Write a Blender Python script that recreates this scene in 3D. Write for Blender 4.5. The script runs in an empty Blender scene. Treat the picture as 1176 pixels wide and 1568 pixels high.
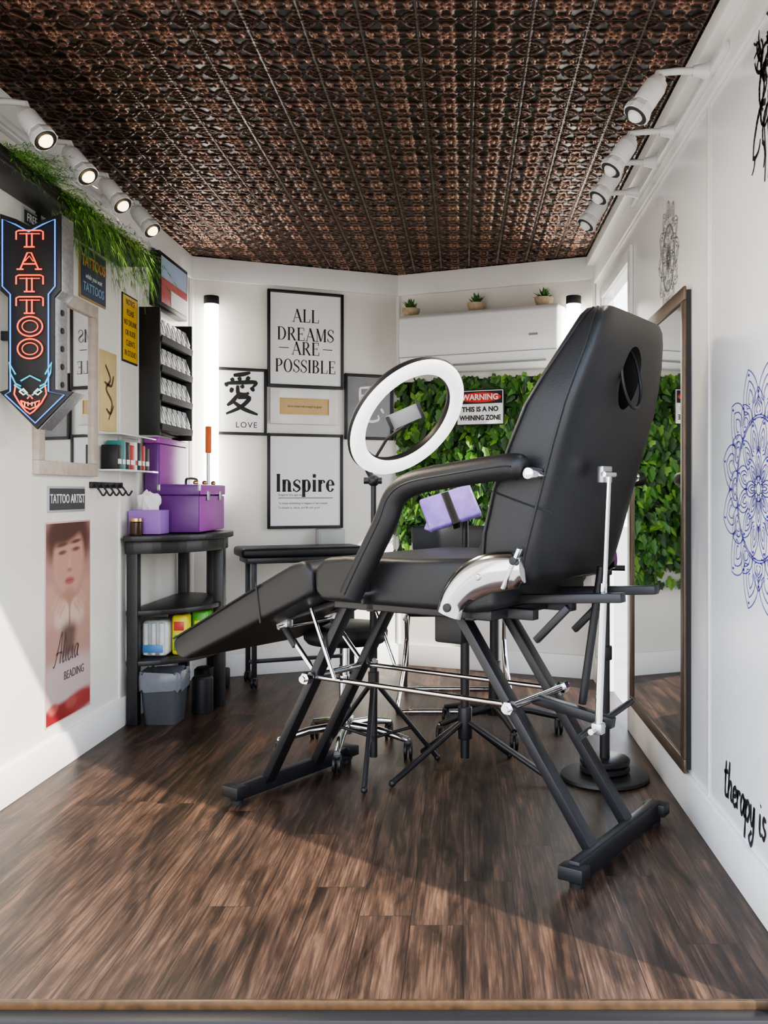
import bpy, bmesh, math, random
import numpy as np
from mathutils import Vector, Matrix, Quaternion
random.seed(7)
V=Vector
# ------------------------------------------------------------------ materials
MATS={}
def mat(name,col,rough=.5,metal=0.,var=.06,nscale=12.,bump=0.,bscale=80.,emit=None,estr=0.,coat=0.,spec=.5,trans=0.,bdist=.002):
    if name in MATS: return MATS[name]
    m=bpy.data.materials.new(name); m.use_nodes=True
    nt=m.node_tree; b=nt.nodes['Principled BSDF']
    tc=nt.nodes.new('ShaderNodeTexCoord')
    n=nt.nodes.new('ShaderNodeTexNoise'); n.inputs['Scale'].default_value=nscale; n.inputs['Detail'].default_value=4
    nt.links.new(tc.outputs['Object'],n.inputs['Vector'])
    mx=nt.nodes.new('ShaderNodeMix'); mx.data_type='RGBA'
    c=V(col)
    mx.inputs['A'].default_value=(*(c*(1-var)),1); mx.inputs['B'].default_value=(*[min(1,x*(1+var)) for x in c],1)
    nt.links.new(n.outputs['Fac'],mx.inputs['Factor']); nt.links.new(mx.outputs['Result'],b.inputs['Base Color'])
    b.inputs['Roughness'].default_value=rough; b.inputs['Metallic'].default_value=metal
    b.inputs['Coat Weight'].default_value=coat; b.inputs['Specular IOR Level'].default_value=spec
    b.inputs['Transmission Weight'].default_value=trans
    if emit: b.inputs['Emission Color'].default_value=(*emit,1); b.inputs['Emission Strength'].default_value=estr
    if bump>0:
        n2=nt.nodes.new('ShaderNodeTexNoise'); n2.inputs['Scale'].default_value=bscale; n2.inputs['Detail'].default_value=3
        nt.links.new(tc.outputs['Object'],n2.inputs['Vector'])
        bp=nt.nodes.new('ShaderNodeBump'); bp.inputs['Strength'].default_value=bump; bp.inputs['Distance'].default_value=bdist
        nt.links.new(n2.outputs['Fac'],bp.inputs['Height']); nt.links.new(bp.outputs['Normal'],b.inputs['Normal'])
    MATS[name]=m; return m
WALL=mat('wall_panel_cream',(.84,.815,.75),.25,var=.02,nscale=2,bump=.05,bscale=14)
WALLR=mat('wall_panel_white',(.87,.87,.87),.2,var=.02,nscale=2,bump=.04,bscale=10)
TRIM=mat('trim_white',(.87,.86,.83),.4,var=.02)
VINYL=mat('black_vinyl',(.0105,.0108,.0115),.43,var=.15,bump=.25,bscale=260,spec=.45)
BLACK=mat('black_powder_coat',(.013,.013,.015),.38,var=.1)
BLKP=mat('black_plastic',(.011,.011,.012),.45)
BLKW=mat('black_wood',(.018,.017,.017),.4,var=.2,bump=.1)
CHROME=mat('chrome',(.85,.85,.86),.08,1.,var=.02)
CHROME2=mat('chrome_plate',(.62,.62,.63),.12,1.,var=.03)
STEEL=mat('brushed_steel',(.55,.55,.56),.28,1.,var=.05)
PAPER=mat('paper_white',(.88,.88,.87),.5,var=.01)
INK=mat('ink_black',(.010,.010,.010),.6)
WHITEP=mat('white_plastic',(.8,.8,.79),.3,var=.01)
GLASSM=mat('mirror_glass',(.86,.88,.87),.02,1.,var=.01)
# ------------------------------------------------------------------ mesh builder
def frame_from(z):
    z=z.normalized(); a=V((0,0,1)) if abs(z.z)<.9 else V((1,0,0))
    x=a.cross(z).normalized(); y=z.cross(x); return x,y
class MB:
    def __init__(s,name): s.name=name; s.bm=bmesh.new(); s.mats=[]
    def mi(s,m):
        if m not in s.mats: s.mats.append(m)
        return s.mats.index(m)
    def merge(s,b,m):
        i=s.mi(m)
        for f in b.faces: f.material_index=i
        me=bpy.data.meshes.new('t'); b.to_mesh(me); b.free(); s.bm.from_mesh(me); bpy.data.meshes.remove(me)
    def bev(s,b,w,seg):
        if w>0: bmesh.ops.bevel(b,geom=list(b.edges),offset=w,offset_type='OFFSET',segments=seg,profile=.5,affect='EDGES',clamp_overlap=True)
    def box(s,lo,hi,m,bevel=0.,seg=2):
        lo=V(lo);hi=V(hi); c=(lo+hi)/2; return s.obox(c,[V((1,0,0)),V((0,1,0)),V((0,0,1))],hi-lo,m,bevel,seg)
    def obox(s,c,ax,size,m,bevel=0.,seg=2):
        b=bmesh.new(); bmesh.ops.create_cube(b,size=1.)
        for v in b.verts: v.co=V(c)+ax[0]*(v.co.x*size[0])+ax[1]*(v.co.y*size[1])+ax[2]*(v.co.z*size[2])
        bmesh.ops.recalc_face_normals(b,faces=b.faces)
        s.bev(b,bevel,seg); s.merge(b,m)
    def bar(s,p0,p1,w,h,m,side=None,bevel=.003):
        p0=V(p0);p1=V(p1); z=(p1-p0).normalized()
        if side is None: x,y=frame_from(z)
        else:
            x=V(side)-z*V(side).dot(z); x.normalize(); y=z.cross(x)
        s.obox((p0+p1)/2,[x,y,z],(w,h,(p1-p0).length),m,bevel,2)
    def cyl(s,p0,p1,r,m,seg=20,r2=None,bevel=0.):
        p0=V(p0);p1=V(p1); r2=r if r2 is None else r2; x,y=frame_from(p1-p0)
        b=bmesh.new()
        A=[b.verts.new(p0+(x*math.cos(t)+y*math.sin(t))*r) for t in [2*math.pi*i/seg for i in range(seg)]]
        B=[b.verts.new(p1+(x*math.cos(t)+y*math.sin(t))*r2) for t in [2*math.pi*i/seg for i in range(seg)]]
        for i in range(seg): b.faces.new((A[i],A[(i+1)%seg],B[(i+1)%seg],B[i]))
        b.faces.new(A[::-1]); b.faces.new(B)
        bmesh.ops.recalc_face_normals(b,faces=b.faces)
        if bevel>0:
            es=[e for e in b.edges if any(len(f.verts)>4 for f in e.link_faces)]
            bmesh.ops.bevel(b,geom=es,offset=bevel,segments=3,profile=.5,affect='EDGES')
        s.merge(b,m)
    def sphere(s,c,r,m,seg=16,sc=(1,1,1)):
        b=bmesh.new(); bmesh.ops.create_uvsphere(b,u_segments=seg,v_segments=max(6,seg*2//3),radius=r)
        for v in b.verts: v.co=V(c)+V((v.co.x*sc[0],v.co.y*sc[1],v.co.z*sc[2]))
        s.merge(b,m)
    def tube(s,pts,r,m,seg=10,closed=False,ry=None,up=None,caps=True):
        pts=[V(p) for p in pts]; n=len(pts); rings=[]; b=bmesh.new(); prev=None
        rr=r if isinstance(r,(list,tuple)) else [r]*n
        for i in range(n):
            if closed: t=pts[(i+1)%n]-pts[i-1]
            else: t=pts[min(n-1,i+1)]-pts[max(0,i-1)]
            t.normalize()
            if up is not None: x=V(up).cross(t).normalized(); y=t.cross(x)
            elif prev is None: x,y=frame_from(t)
            else:
                x=prev-t*prev.dot(t); x.normalize(); y=t.cross(x)
            prev=x; q=rr[i]; qy=q if ry is None else ry*q/rr[0]
            rings.append([b.verts.new(pts[i]+x*math.cos(a)*q+y*math.sin(a)*qy) for a in [2*math.pi*k/seg for k in range(seg)]])
        for i in range(n if closed else n-1):
            A=rings[i];B=rings[(i+1)%n]
            for k in range(seg): b.faces.new((A[k],A[(k+1)%seg],B[(k+1)%seg],B[k]))
        if not closed and caps: b.faces.new(rings[0][::-1]); b.faces.new(rings[-1])
        bmesh.ops.recalc_face_normals(b,faces=b.faces); s.merge(b,m)
    def loft(s,rings,m,caps=True):
        b=bmesh.new(); R=[[b.verts.new(V(p)) for p in r] for r in rings]; n=len(R[0])
        for i in range(len(R)-1):
            for k in range(n): b.faces.new((R[i][k],R[i][(k+1)%n],R[i+1][(k+1)%n],R[i+1][k]))
        if caps: b.faces.new(R[0][::-1]); b.faces.new(R[-1])
        bmesh.ops.recalc_face_normals(b,faces=b.faces); s.merge(b,m)
    def lathe(s,prof,c,m,seg=32,axis=V((0,0,1))):
        x,y=frame_from(axis); a=axis.normalized(); c=V(c)
        s.loft([[c+a*z+(x*math.cos(t)+y*math.sin(t))*max(r,.0002) for t in [2*math.pi*k/seg for k in range(seg)]] for r,z in prof],m)
    def prism(s,poly,o,ax,ay,ext,m,bevel=0.,seg=2):
        o=V(o);ax=V(ax);ay=V(ay);ext=V(ext); b=bmesh.new()
        A=[b.verts.new(o+ax*p[0]+ay*p[1]) for p in poly]; B=[b.verts.new(v.co+ext) for v in A]; n=len(A)
        for i in range(n): b.faces.new((A[i],A[(i+1)%n],B[(i+1)%n],B[i]))
        b.faces.new(A[::-1]); b.faces.new(B); bmesh.ops.recalc_face_normals(b,faces=b.faces)
        s.bev(b,bevel,seg); s.merge(b,m)
    def poly(s,pts,m):
        b=bmesh.new(); b.faces.new([b.verts.new(V(p)) for p in pts]); s.merge(b,m)
    def done(s,parent=None,sharp=38,smooth=True):
        bm=s.bm
        for f in bm.faces: f.smooth=smooth
        for e in bm.edges:
            if len(e.link_faces)==2:
                try: e.smooth=e.calc_face_angle()<math.radians(sharp)
                except: pass
        me=bpy.data.meshes.new(s.name); 
        co=[v.co for v in bm.verts]
        lo=V((min(c.x for c in co),min(c.y for c in co),min(c.z for c in co))); hi=V((max(c.x for c in co),max(c.y for c in co),max(c.z for c in co)))
        c=(lo+hi)/2
        for v in bm.verts: v.co-=c
        bm.to_mesh(me); bm.free()
        for m in s.mats: me.materials.append(m)
        o=bpy.data.objects.new(s.name,me); bpy.context.collection.objects.link(o); o.location=c
        if parent: adopt(o,parent)
        return o
def adopt(o,p):
    o.parent=p; o.matrix_parent_inverse=Matrix.Translation(-p.location)
def empty(name,loc):
    e=bpy.data.objects.new(name,None); e.empty_display_size=.05; e.location=loc; bpy.context.collection.objects.link(e); return e
def text(body,c,right,nrm,size,m,parent,name='lettering',shear=0.,xs=1.,bold=0.,align='CENTER',spacing=1.):
    cu=bpy.data.curves.new(name,'FONT'); cu.body=body; cu.size=size; cu.align_x=align; cu.align_y='CENTER'
    cu.extrude=.0004; cu.shear=shear; cu.offset=bold; cu.space_character=spacing; cu.resolution_u=3
    o=bpy.data.objects.new(name,cu); bpy.context.collection.objects.link(o)
    r=V(right).normalized(); n=V(nrm).normalized(); u=n.cross(r)
    M=Matrix((r,u,n)).transposed().to_4x4(); M.translation=V(c)
    if xs!=1: M=M@Matrix.Diagonal((xs,1,1,1))
    bpy.context.view_layer.update()
    dg=bpy.context.evaluated_depsgraph_get(); me=bpy.data.meshes.new_from_object(o.evaluated_get(dg))
    bpy.data.objects.remove(o)
    me.materials.clear(); me.materials.append(m)
    o=bpy.data.objects.new(name,me); bpy.context.collection.objects.link(o)
    me.transform(Matrix.Translation(-V(c))@M); o.location=V(c)
    adopt(o,parent); return o
def bez(pts,n=8):
    out=[]
    P=[V(p) for p in pts]
    for i in range(len(P)-1):
        p0=P[max(0,i-1)];p1=P[i];p2=P[i+1];p3=P[min(len(P)-1,i+2)]
        for k in range(n):
            t=k/n; out.append(.5*((2*p1)+(p2-p0)*t+(2*p0-5*p1+4*p2-p3)*t*t+(3*p1-p0-3*p2+p3)*t**3))
    out.append(P[-1]); return out
class Fast:   # fast polygon soup for flat printed marks and foliage
    def __init__(s,name,mats): s.v=[];s.f=[];s.mi=[];s.name=name;s.mats=list(mats)
    def poly(s,pts,m): k=len(s.v); s.v+= [tuple(p) for p in pts]; s.f.append(list(range(k,k+len(pts)))); s.mi.append(s.mats.index(m))
    def done(s,parent=None):
        a=np.array(s.v); c=(a.min(0)+a.max(0))/2
        me=bpy.data.meshes.new(s.name); me.from_pydata((a-c).tolist(),[],s.f)
        for m in s.mats: me.materials.append(m)
        me.polygons.foreach_set('material_index',s.mi); o=bpy.data.objects.new(s.name,me); bpy.context.collection.objects.link(o); o.location=V(c.tolist())
        if parent: adopt(o,parent)
        return o
# --- small serif alphabet drawn as flat strokes
def strk(b,o,r,u,pts,w,m):
    n=len(pts); P=[V((p[0],p[1])) for p in pts]; W_=w if isinstance(w,list) else [w]*n
    Lp=[];Rp=[]
    for i in range(n):
        t=(P[min(n-1,i+1)]-P[max(0,i-1)])
        if t.length<1e-9: t=V((1,0))
        t.normalize(); s=V((-t.y,t.x))*W_[i]/2
        Lp.append(P[i]+s);Rp.append(P[i]-s)
    for i in range(n-1):
        b.poly([o+r*a.x+u*a.y for a in (Lp[i],Rp[i],Rp[i+1],Lp[i+1])],m)
TK,TN=.15,.05
def glyph(ch,T=TK,t=TN):
    S=[]
    def line(x0,y0,x1,y1,w): S.append(([(x0,y0),(x1,y1)],w))
    def ser(x,y,h=.13): y=y+(t/2 if y<.01 else -t/2); line(x-h,y,x+h,y,t)
    def stem(x,y0=0.,y1=1.,w=None,s0=True,s1=True):
        line(x,y0,x,y1,w or T)
        if s0: line(x-.14,y0+t/2,x+.14,y0+t/2,t)
        if s1: line(x-.14,y1-t/2,x+.14,y1-t/2,t)
    def arc(cx,cy,rx,ry,a0,a1,n=20):
        p=[];w=[]
        for i in range(n+1):
            a=math.radians(a0+(a1-a0)*i/n); k=abs(math.cos(a))**1.4; ww=t+(T-t)*k
            p.append((cx+(rx-ww/2)*math.cos(a),cy+(ry-ww/2)*math.sin(a))); w.append(ww)
        S.append((p,w))
    def ess(sx,sy,ox=0,oy=0):
        q=bez([V((x*sx+ox,y*sy+oy,0)) for x,y in [(.62,.78),(.52,.93),(.35,.98),(.13,.80),(.2,.6),(.5,.42),(.62,.22),(.38,.02),(.2,.06),(.08,.24)]],4)
        N=len(q); S.append(([(p.x,p.y) for p in q],[t+(T-t)*math.exp(-((i/(N-1)-.5)/.17)**2) for i in range(N)]))
        line(.62*sx,.7*sy,.62*sx,.95*sy,t); line(.07*sx,.05*sy,.07*sx,.3*sy,t)
    a=.8
    if ch=='A': line(.10,0,.45,1,t); line(.43,1,.82,0,T); line(.22,.34,.66,.34,t); ser(.10,0,.12); ser(.84,0,.15); a=.96
    elif ch=='L': stem(.2); line(.2,t/2,.74,t/2,t); line(.72,0,.74,.28,t); a=.82
    elif ch=='D': stem(.2,s0=False,s1=False); line(.06,1-t/2,.42,1-t/2,t); line(.06,t/2,.42,t/2,t); arc(.40,.5,.46,.5,-90,90); a=.95
    elif ch=='R': stem(.2,s1=False); line(.06,1-t/2,.42,1-t/2,t); line(.2,.5,.42,.5,t); arc(.40,.75,.32,.27,-90,90); line(.42,.5,.78,0,T*.95); ser(.82,0,.1); a=.93
    elif ch=='P': stem(.2,s1=False); line(.06,1-t/2,.42,1-t/2,t); line(.2,.46,.42,.46,t); arc(.40,.73,.34,.29,-90,90); a=.82
    elif ch=='B': stem(.2,s0=False,s1=False); line(.06,1-t/2,.42,1-t/2,t); line(.06,t/2,.42,t/2,t); line(.2,.52,.42,.52,t); arc(.38,.76,.31,.25,-90,90); arc(.38,.27,.38,.28,-90,90); a=.86
    elif ch=='E': stem(.2,s0=False,s1=False); line(.06,1-t/2,.70,1-t/2,t); line(.06,t/2,.74,t/2,t); line(.2,.52,.54,.52,t); line(.69,1,.69,.76,t); line(.73,0,.73,.26,t); line(.54,.42,.54,.62,t); a=.86
    elif ch=='M': line(.16,0,.16,1,t); ser(.16,0); line(.04,1-t/2,.2,1-t/2,t); line(.18,1,.53,.04,T); line(.53,.04,.88,1,t); line(.92,0,.92,1,T); ser(.92,0,.14); line(.88,1-t/2,1.04,1-t/2,t); a=1.12
    elif ch=='S': ess(1,1); a=.74
    elif ch=='O': arc(.48,.5,.42,.52,0,360,36); a=.98
    elif ch=='I': stem(.2); a=.42
    elif ch=='n': stem(.2,0,.68,s1=False); line(.06,.68-t/2,.2,.68-t/2,t); arc(.40,.42,.28,.28,175,0,14); line(.68-T/2,0,.68-T/2,.44,T); line(.46,t/2,.76,t/2,t); a=.84
    elif ch=='s': ess(.84,.68); a=.62
    elif ch=='p': stem(.2,-.30,.68,s1=False); line(.06,.68-t/2,.2,.68-t/2,t); arc(.42,.34,.30,.36,-180,180,30); a=.8
    elif ch=='i': stem(.2,0,.68,s1=False); line(.06,.68-t/2,.2,.68-t/2,t); S.append(([(.2-T*.6,.9),(.2+T*.6,.9)],T*1.15)); a=.42
    elif ch=='r': stem(.2,0,.68,s1=False); line(.06,.68-t/2,.2,.68-t/2,t); arc(.42,.42,.24,.27,170,60,10); S.append(([(.46,.56),(.60,.56)],.14)); a=.62
    elif ch=='e': arc(.38,.34,.32,.36,5,325,26); line(.12,.38,.68,.38,t); a=.74
    else: a=.35
    return S,a
def seriftext(s,c,r,u,h,xs,m,parent,nrm,T=TK,t=TN):
    adv=sum(glyph(k)[1] for k in s)*h*xs; x=-adv/2; b=Fast('serif_lettering',[m]); o=V(c)+V(nrm)*.0009
    for k in s:
        S,a=glyph(k,T,t)
        for pts,w in S:
            strk(b,o,V(r),V(u),[(x+p[0]*h*xs,p[1]*h-h/2) for p in pts],[q*h*.9 for q in w] if isinstance(w,list) else w*h*.9,m)
        x+=a*h*xs
    return b.done(parent)
CUR={'t':([[(.1,1.9),(.05,.6),(.15,.05),(.45,.15)],[(-.15,1.25),(.12,1.3),(.38,1.4)]],.5),'h':([[(.08,2.0),(.03,1.),(0,0)],[(0,.4),(.22,1.),(.42,.8),(.4,.15),(.62,.1)]],.66),
'e':([[(0,.45),(.38,.6),(.28,1.),(.04,.7),(.04,.2),(.25,0),(.52,.25)]],.56),'r':([[(0,1),(.03,.5),(.02,0)],[(.02,.5),(.18,.95),(.42,.85)]],.5),
'a':([[(.42,.8),(.2,1),(0,.5),(.15,0),(.38,.4),(.43,.95),(.42,.2),(.6,.06)]],.64),'p':([[(0,1),(0,0),(-.03,-1.)],[(0,.5),(.25,1),(.46,.55),(.25,0),(0,.2)]],.6),
'y':([[(0,1),(.06,.2),(.26,.1),(.42,1)],[(.42,1),(.40,-.4),(.15,-1.),(-.08,-.7),(.2,-.3)]],.6),'i':([[(0,1),(.02,.15),(.18,.05)],[(.0,1.35),(.05,1.42)]],.3),
's':([[(.38,.9),(.1,.95),(.1,.6),(.35,.35),(.2,0),(-.05,.12)]],.5),'A':([[(-.15,-.1),(.1,.1),(.62,2.3),(.72,0)],[(.05,.7),(.4,.8),(.85,.75)]],1.0),'l':([[(0,.3),(.25,1.7),(.12,2.0),(.02,1.0),(.08,.05),(.28,.1)]],.42),
'c':([[(.4,.8),(.2,1),(0,.5),(.15,0),(.46,.2)]],.58),' ':([],.5),'f':([[(.35,1.9),(.1,1.7),(.05,0),(0,-.8)],[(-.12,1),(.35,1.05)]],.42),'o':([[(.2,1),(0,.5),(.2,0),(.42,.5),(.22,1)]],.52)}
def cursive(s,o,r,u,h,w,m,parent,xs=1.,slant=.15,name='script_lettering'):
    b=Fast(name,[m]); x=0
    for k in s:
        S,a=CUR[k]
        for st in S:
            q=bez([V((p[0],p[1],0)) for p in st],5) if len(st)>2 else [V((*st[0],0)),V((*st[1],0))]
            strk(b,V(o),V(r),V(u),[((x+p.x+p.y*slant)*h*xs,p.y*h) for p in q],[w*h*(.75+.5*abs(math.sin(i*.55))) for i in range(len(q))],m)
        x+=a
    return b.done(parent)
# ------------------------------------------------------------------ room dims
XL,XR,YB,YV,H,Y0=-1.486,.715,5.0,5.45,2.3,1.84
XM=(XL+XR)/2
RL=V((XM-XL,YV-YB,0)).normalized(); NL=V((RL.y,-RL.x,0))
RR=V((XR-XM,YB-YV,0)).normalized(); NR=V((RR.y,-RR.x,0))
def onVL(x,z,off=0.): return V((x,YB+(x-XL)*(YV-YB)/(XM-XL),z))+NL*off
def onVR(x,z,off=0.): return V((x,YV-(x-XM)*(YV-YB)/(XR-XM),z))+NR*off
T=.05
def wallbox(name,lo,hi,m): b=MB(name); b.box(lo,hi,m); return b.done()
wallbox('wall_left',(XL-T,Y0,-.02),(XL,YB,H),WALL)
b=MB('wall_right')
b.box((XR,Y0,-.02),(XR+T,3.95,H),WALLR); b.box((XR,4.70,-.02),(XR+T,YB,H),WALLR); b.box((XR,3.95,2.0),(XR+T,4.70,H),WALLR)
b.done()
b=MB('wall_back_left'); b.prism([(XL-T,YB),(XM,YV),(XM,YV+T+.02),(XL-T,YB+T)],(0,0,-.02),(1,0,0),(0,1,0),(0,0,H+.02),WALL); b.done()
b=MB('wall_back_right'); b.prism([(XR+T,YB),(XM,YV),(XM,YV+T+.02),(XR+T,YB+T)],(0,0,-.02),(1,0,0),(0,1,0),(0,0,H+.02),WALL); b.done()
b=MB('wall_rear_frame')
b.box((XL-T,Y0-.06,2.0),(XR+T,Y0,H+.06),TRIM); b.box((.64,Y0-.06,-.02),(XR+T,Y0,2.0),TRIM); b.box((XL-T,Y0-.06,-.02),(XL+.05,Y0,2.0),TRIM); b.done()
def floor_mat():
    m=bpy.data.materials.new('walnut_planks'); m.use_nodes=True; nt=m.node_tree; N=nt.nodes; L=nt.links; bs=N['Principled BSDF']
    g=N.new('ShaderNodeNewGeometry'); sp=N.new('ShaderNodeSeparateXYZ'); L.new(g.outputs['Position'],sp.inputs[0])
    def mth(op,a,b_=None,c_=None):
        n=N.new('ShaderNodeMath'); n.operation=op
        for i,x in enumerate((a,b_,c_)):
            if x is None: continue
            if isinstance(x,(int,float)): n.inputs[i].default_value=x
            else: L.new(x,n.inputs[i])
        return n.outputs[0]
    RH=.125
    row=mth('FLOOR',mth('DIVIDE',sp.outputs['X'],RH))
    sh=mth('FRACT',mth('MULTIPLY',mth('SINE',mth('MULTIPLY',row,12.9898)),437.58))
    yy=mth('ADD',sp.outputs['Y'],mth('MULTIPLY',sh,1.2))
    cb=N.new('ShaderNodeCombineXYZ'); L.new(yy,cb.inputs['X']); L.new(sp.outputs['X'],cb.inputs['Y'])
    br=N.new('ShaderNodeTexBrick'); L.new(cb.outputs[0],br.inputs['Vector']); br.offset=0.
    for k,v in dict(Scale=1.,**{'Brick Width':1.2,'Row Height':RH,'Mortar Size':.0009,'Mortar Smooth':.1,'Bias':0.}).items(): br.inputs[k].default_value=v
    br.inputs['Color1'].default_value=(0,0,0,1); br.inputs['Color2'].default_value=(1,1,1,1); br.inputs['Mortar'].default_value=(.5,.5,.5,1)
    mul=N.new('ShaderNodeVectorMath'); mul.operation='SCALE'; mul.inputs['Scale'].default_value=23.; L.new(br.outputs['Color'],mul.inputs[0])
    def grain(sx,sy,det,ro,dis):
        mp=N.new('ShaderNodeMapping'); mp.inputs['Scale'].default_value=(sx,sy,1); L.new(g.outputs['Position'],mp.inputs['Vector'])
        add=N.new('ShaderNodeVectorMath'); add.operation='ADD'; L.new(mp.outputs[0],add.inputs[0]); L.new(mul.outputs[0],add.inputs[1])
        n=N.new('ShaderNodeTexNoise'); n.inputs['Scale'].default_value=1.; n.inputs['Detail'].default_value=det; n.inputs['Roughness'].default_value=ro; n.inputs['Distortion'].default_value=dis; L.new(add.outputs[0],n.inputs['Vector']); return n
    n1=grain(48,2.6,9,.72,.5); n2=grain(13,2.4,6,.62,.7); n3=grain(190,6,3,.6,.2)
    a0=N.new('ShaderNodeMath'); a0.operation='MULTIPLY'; a0.inputs[1].default_value=.62; L.new(n1.outputs['Fac'],a0.inputs[0])
    a2=N.new('ShaderNodeMath'); a2.operation='MULTIPLY_ADD'; a2.inputs[1].default_value=.38; L.new(n3.outputs['Fac'],a2.inputs[0]); L.new(a0.outputs[0],a2.inputs[2])
    r1=N.new('ShaderNodeValToRGB'); L.new(a2.outputs[0],r1.inputs[0]); e=r1.color_ramp.elements
    e[0].position=.34; e[0].color=(.010,.007,.0055,1); e[1].position=.68; e[1].color=(.150,.084,.048,1); x=e.new(.5); x.color=(.048,.028,.019,1)
    r2=N.new('ShaderNodeValToRGB'); L.new(n2.outputs['Fac'],r2.inputs[0]); e=r2.color_ramp.elements
    e[0].position=.36; e[0].color=(.32,.30,.30,1); e[1].position=.60; e[1].color=(1.35,1.3,1.25,1)
    mx=N.new('ShaderNodeMix'); mx.data_type='RGBA'; mx.blend_type='MULTIPLY'; mx.inputs['Factor'].default_value=1; L.new(r1.outputs[0],mx.inputs['A']); L.new(r2.outputs[0],mx.inputs['B'])
    r3=N.new('ShaderNodeMapRange'); r3.inputs['To Min'].default_value=.75; r3.inputs['To Max'].default_value=1.25; L.new(br.outputs['Color'],r3.inputs['Value'])
    m3=N.new('ShaderNodeVectorMath'); m3.operation='SCALE'; L.new(mx.outputs['Result'],m3.inputs[0]); L.new(r3.outputs[0],m3.inputs['Scale'])
    m4=N.new('ShaderNodeMix'); m4.data_type='RGBA'; L.new(br.outputs['Fac'],m4.inputs['Factor']); L.new(m3.outputs[0],m4.inputs['A']); m4.inputs['B'].default_value=(.008,.006,.005,1)
    L.new(m4.outputs['Result'],bs.inputs['Base Color'])
    rr=N.new('ShaderNodeMapRange'); rr.inputs['To Min'].default_value=.33; rr.inputs['To Max'].default_value=.52; L.new(n1.outputs['Fac'],rr.inputs['Value']); L.new(rr.outputs[0],bs.inputs['Roughness'])
    bs.inputs['Specular IOR Level'].default_value=.4
    bp=N.new('ShaderNodeBump'); bp.inputs['Strength'].default_value=.3; bp.inputs['Distance'].default_value=.002
    ms=N.new('ShaderNodeMath'); ms.operation='SUBTRACT'; L.new(a2.outputs[0],ms.inputs[0]); L.new(br.outputs['Fac'],ms.inputs[1]); L.new(ms.outputs[0],bp.inputs['Height']); L.new(bp.outputs[0],bs.inputs['Normal'])
    return m
FLOOR=floor_mat()
b=MB('floor'); b.prism([(XL-T,Y0),(XR+T,Y0),(XR+T,YB+T),(XM,YV+T),(XL-T,YB+T)],(0,0,-.06),(1,0,0),(0,1,0),(0,0,.06),FLOOR); b.done()
b=MB('trim_threshold')
b.box((XL,Y0-.010,-.03),(XR,Y0-.001,.003),mat('oak_nosing',(.055,.028,.010),.35,var=.9,nscale=40),.003)
b.box((XL,Y0-.05,-.05),(XR,Y0-.010,-.014),BLKP,.002)
b.box((XL,Y0-.066,-.09),(XR,Y0-.05,-.030),mat('worn_aluminium',(.30,.31,.33),.4,.9,var=.8,nscale=60,bump=.8,bscale=90),.002)
b.box((XL-T,Y0-.075,-.3),(XR+T,Y0-.066,-.045),BLKP)
b.done()
# ------------------------------------------------------------------ ceiling: pressed-tin tiles as real relief
def ceil_mat():
    m=bpy.data.materials.new('pressed_copper_tin'); m.use_nodes=True; nt=m.node_tree; N=nt.nodes; L=nt.links; bs=N['Principled BSDF']
    g=N.new('ShaderNodeNewGeometry'); sp=N.new('ShaderNodeSeparateXYZ'); L.new(g.outputs['Position'],sp.inputs[0])
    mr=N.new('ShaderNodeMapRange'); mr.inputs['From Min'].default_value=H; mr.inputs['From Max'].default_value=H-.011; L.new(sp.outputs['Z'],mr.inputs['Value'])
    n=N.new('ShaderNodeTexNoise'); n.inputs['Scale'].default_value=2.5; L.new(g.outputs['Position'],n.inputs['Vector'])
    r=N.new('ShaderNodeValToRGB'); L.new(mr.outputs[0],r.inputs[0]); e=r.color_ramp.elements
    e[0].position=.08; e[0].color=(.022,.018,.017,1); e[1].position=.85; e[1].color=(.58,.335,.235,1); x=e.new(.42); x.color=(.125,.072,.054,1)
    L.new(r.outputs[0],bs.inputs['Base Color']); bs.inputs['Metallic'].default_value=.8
    r2=N.new('ShaderNodeMapRange'); r2.inputs['To Min'].default_value=.20; r2.inputs['To Max'].default_value=.36; L.new(n.outputs['Fac'],r2.inputs['Value']); L.new(r2.outputs[0],bs.inputs['Roughness'])
    return m
TS=.157; RES=36
x0,x1,y0,y1=XL,XR,Y0,YV
nx=int((x1-x0)/TS*RES); ny=int((y1-y0)/TS*RES)
X,Y=np.meshgrid(np.linspace(x0,x1,nx+1),np.linspace(y0,y1,ny+1))
a=((X-.03)/TS)%1*2-1; c=((Y)/TS)%1*2-1
r=np.sqrt(a*a+c*c); th=np.arctan2(c,a); mxx=np.maximum(abs(a),abs(c))
G=lambda d,w: np.exp(-(d/w)**2)
h=G(mxx-.85,.03)*.35
h=np.maximum(h,G(r-(.54+.25*np.cos(4*th)),.06)*.95)
h=np.maximum(h,G(r-(.26+.11*np.cos(4*th+np.pi)),.055)*.85)
h=np.maximum(h,G(r,.09)*1.0)
rc=np.sqrt((1-abs(a))**2+(1-abs(c))**2)
h=np.maximum(h,G(rc-.47,.05)*.9); h=np.maximum(h,G(rc-.24-.05*np.cos(6*th),.045)*.7)
rs=np.minimum(np.sqrt((1-abs(a))**2+c*c),np.sqrt((1-abs(c))**2+a*a)); h=np.maximum(h,G(rs-.33,.05)*.85)
h=h*.74+.32*G(r,.55)
st=mxx>.92; h[st]=(G(mxx-1.,.05)*.42)[st]
Z=H-h*.011
vs=np.stack([X.ravel(),Y.ravel(),Z.ravel()],1)
I=np.arange((nx+1)*(ny+1)).reshape(ny+1,nx+1)
F=np.stack([I[:-1,:-1],I[1:,:-1],I[1:,1:],I[:-1,1:]],-1)
cx=(X[:-1,:-1]+X[1:,1:])/2; cy=(Y[:-1,:-1]+Y[1:,1:])/2
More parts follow.
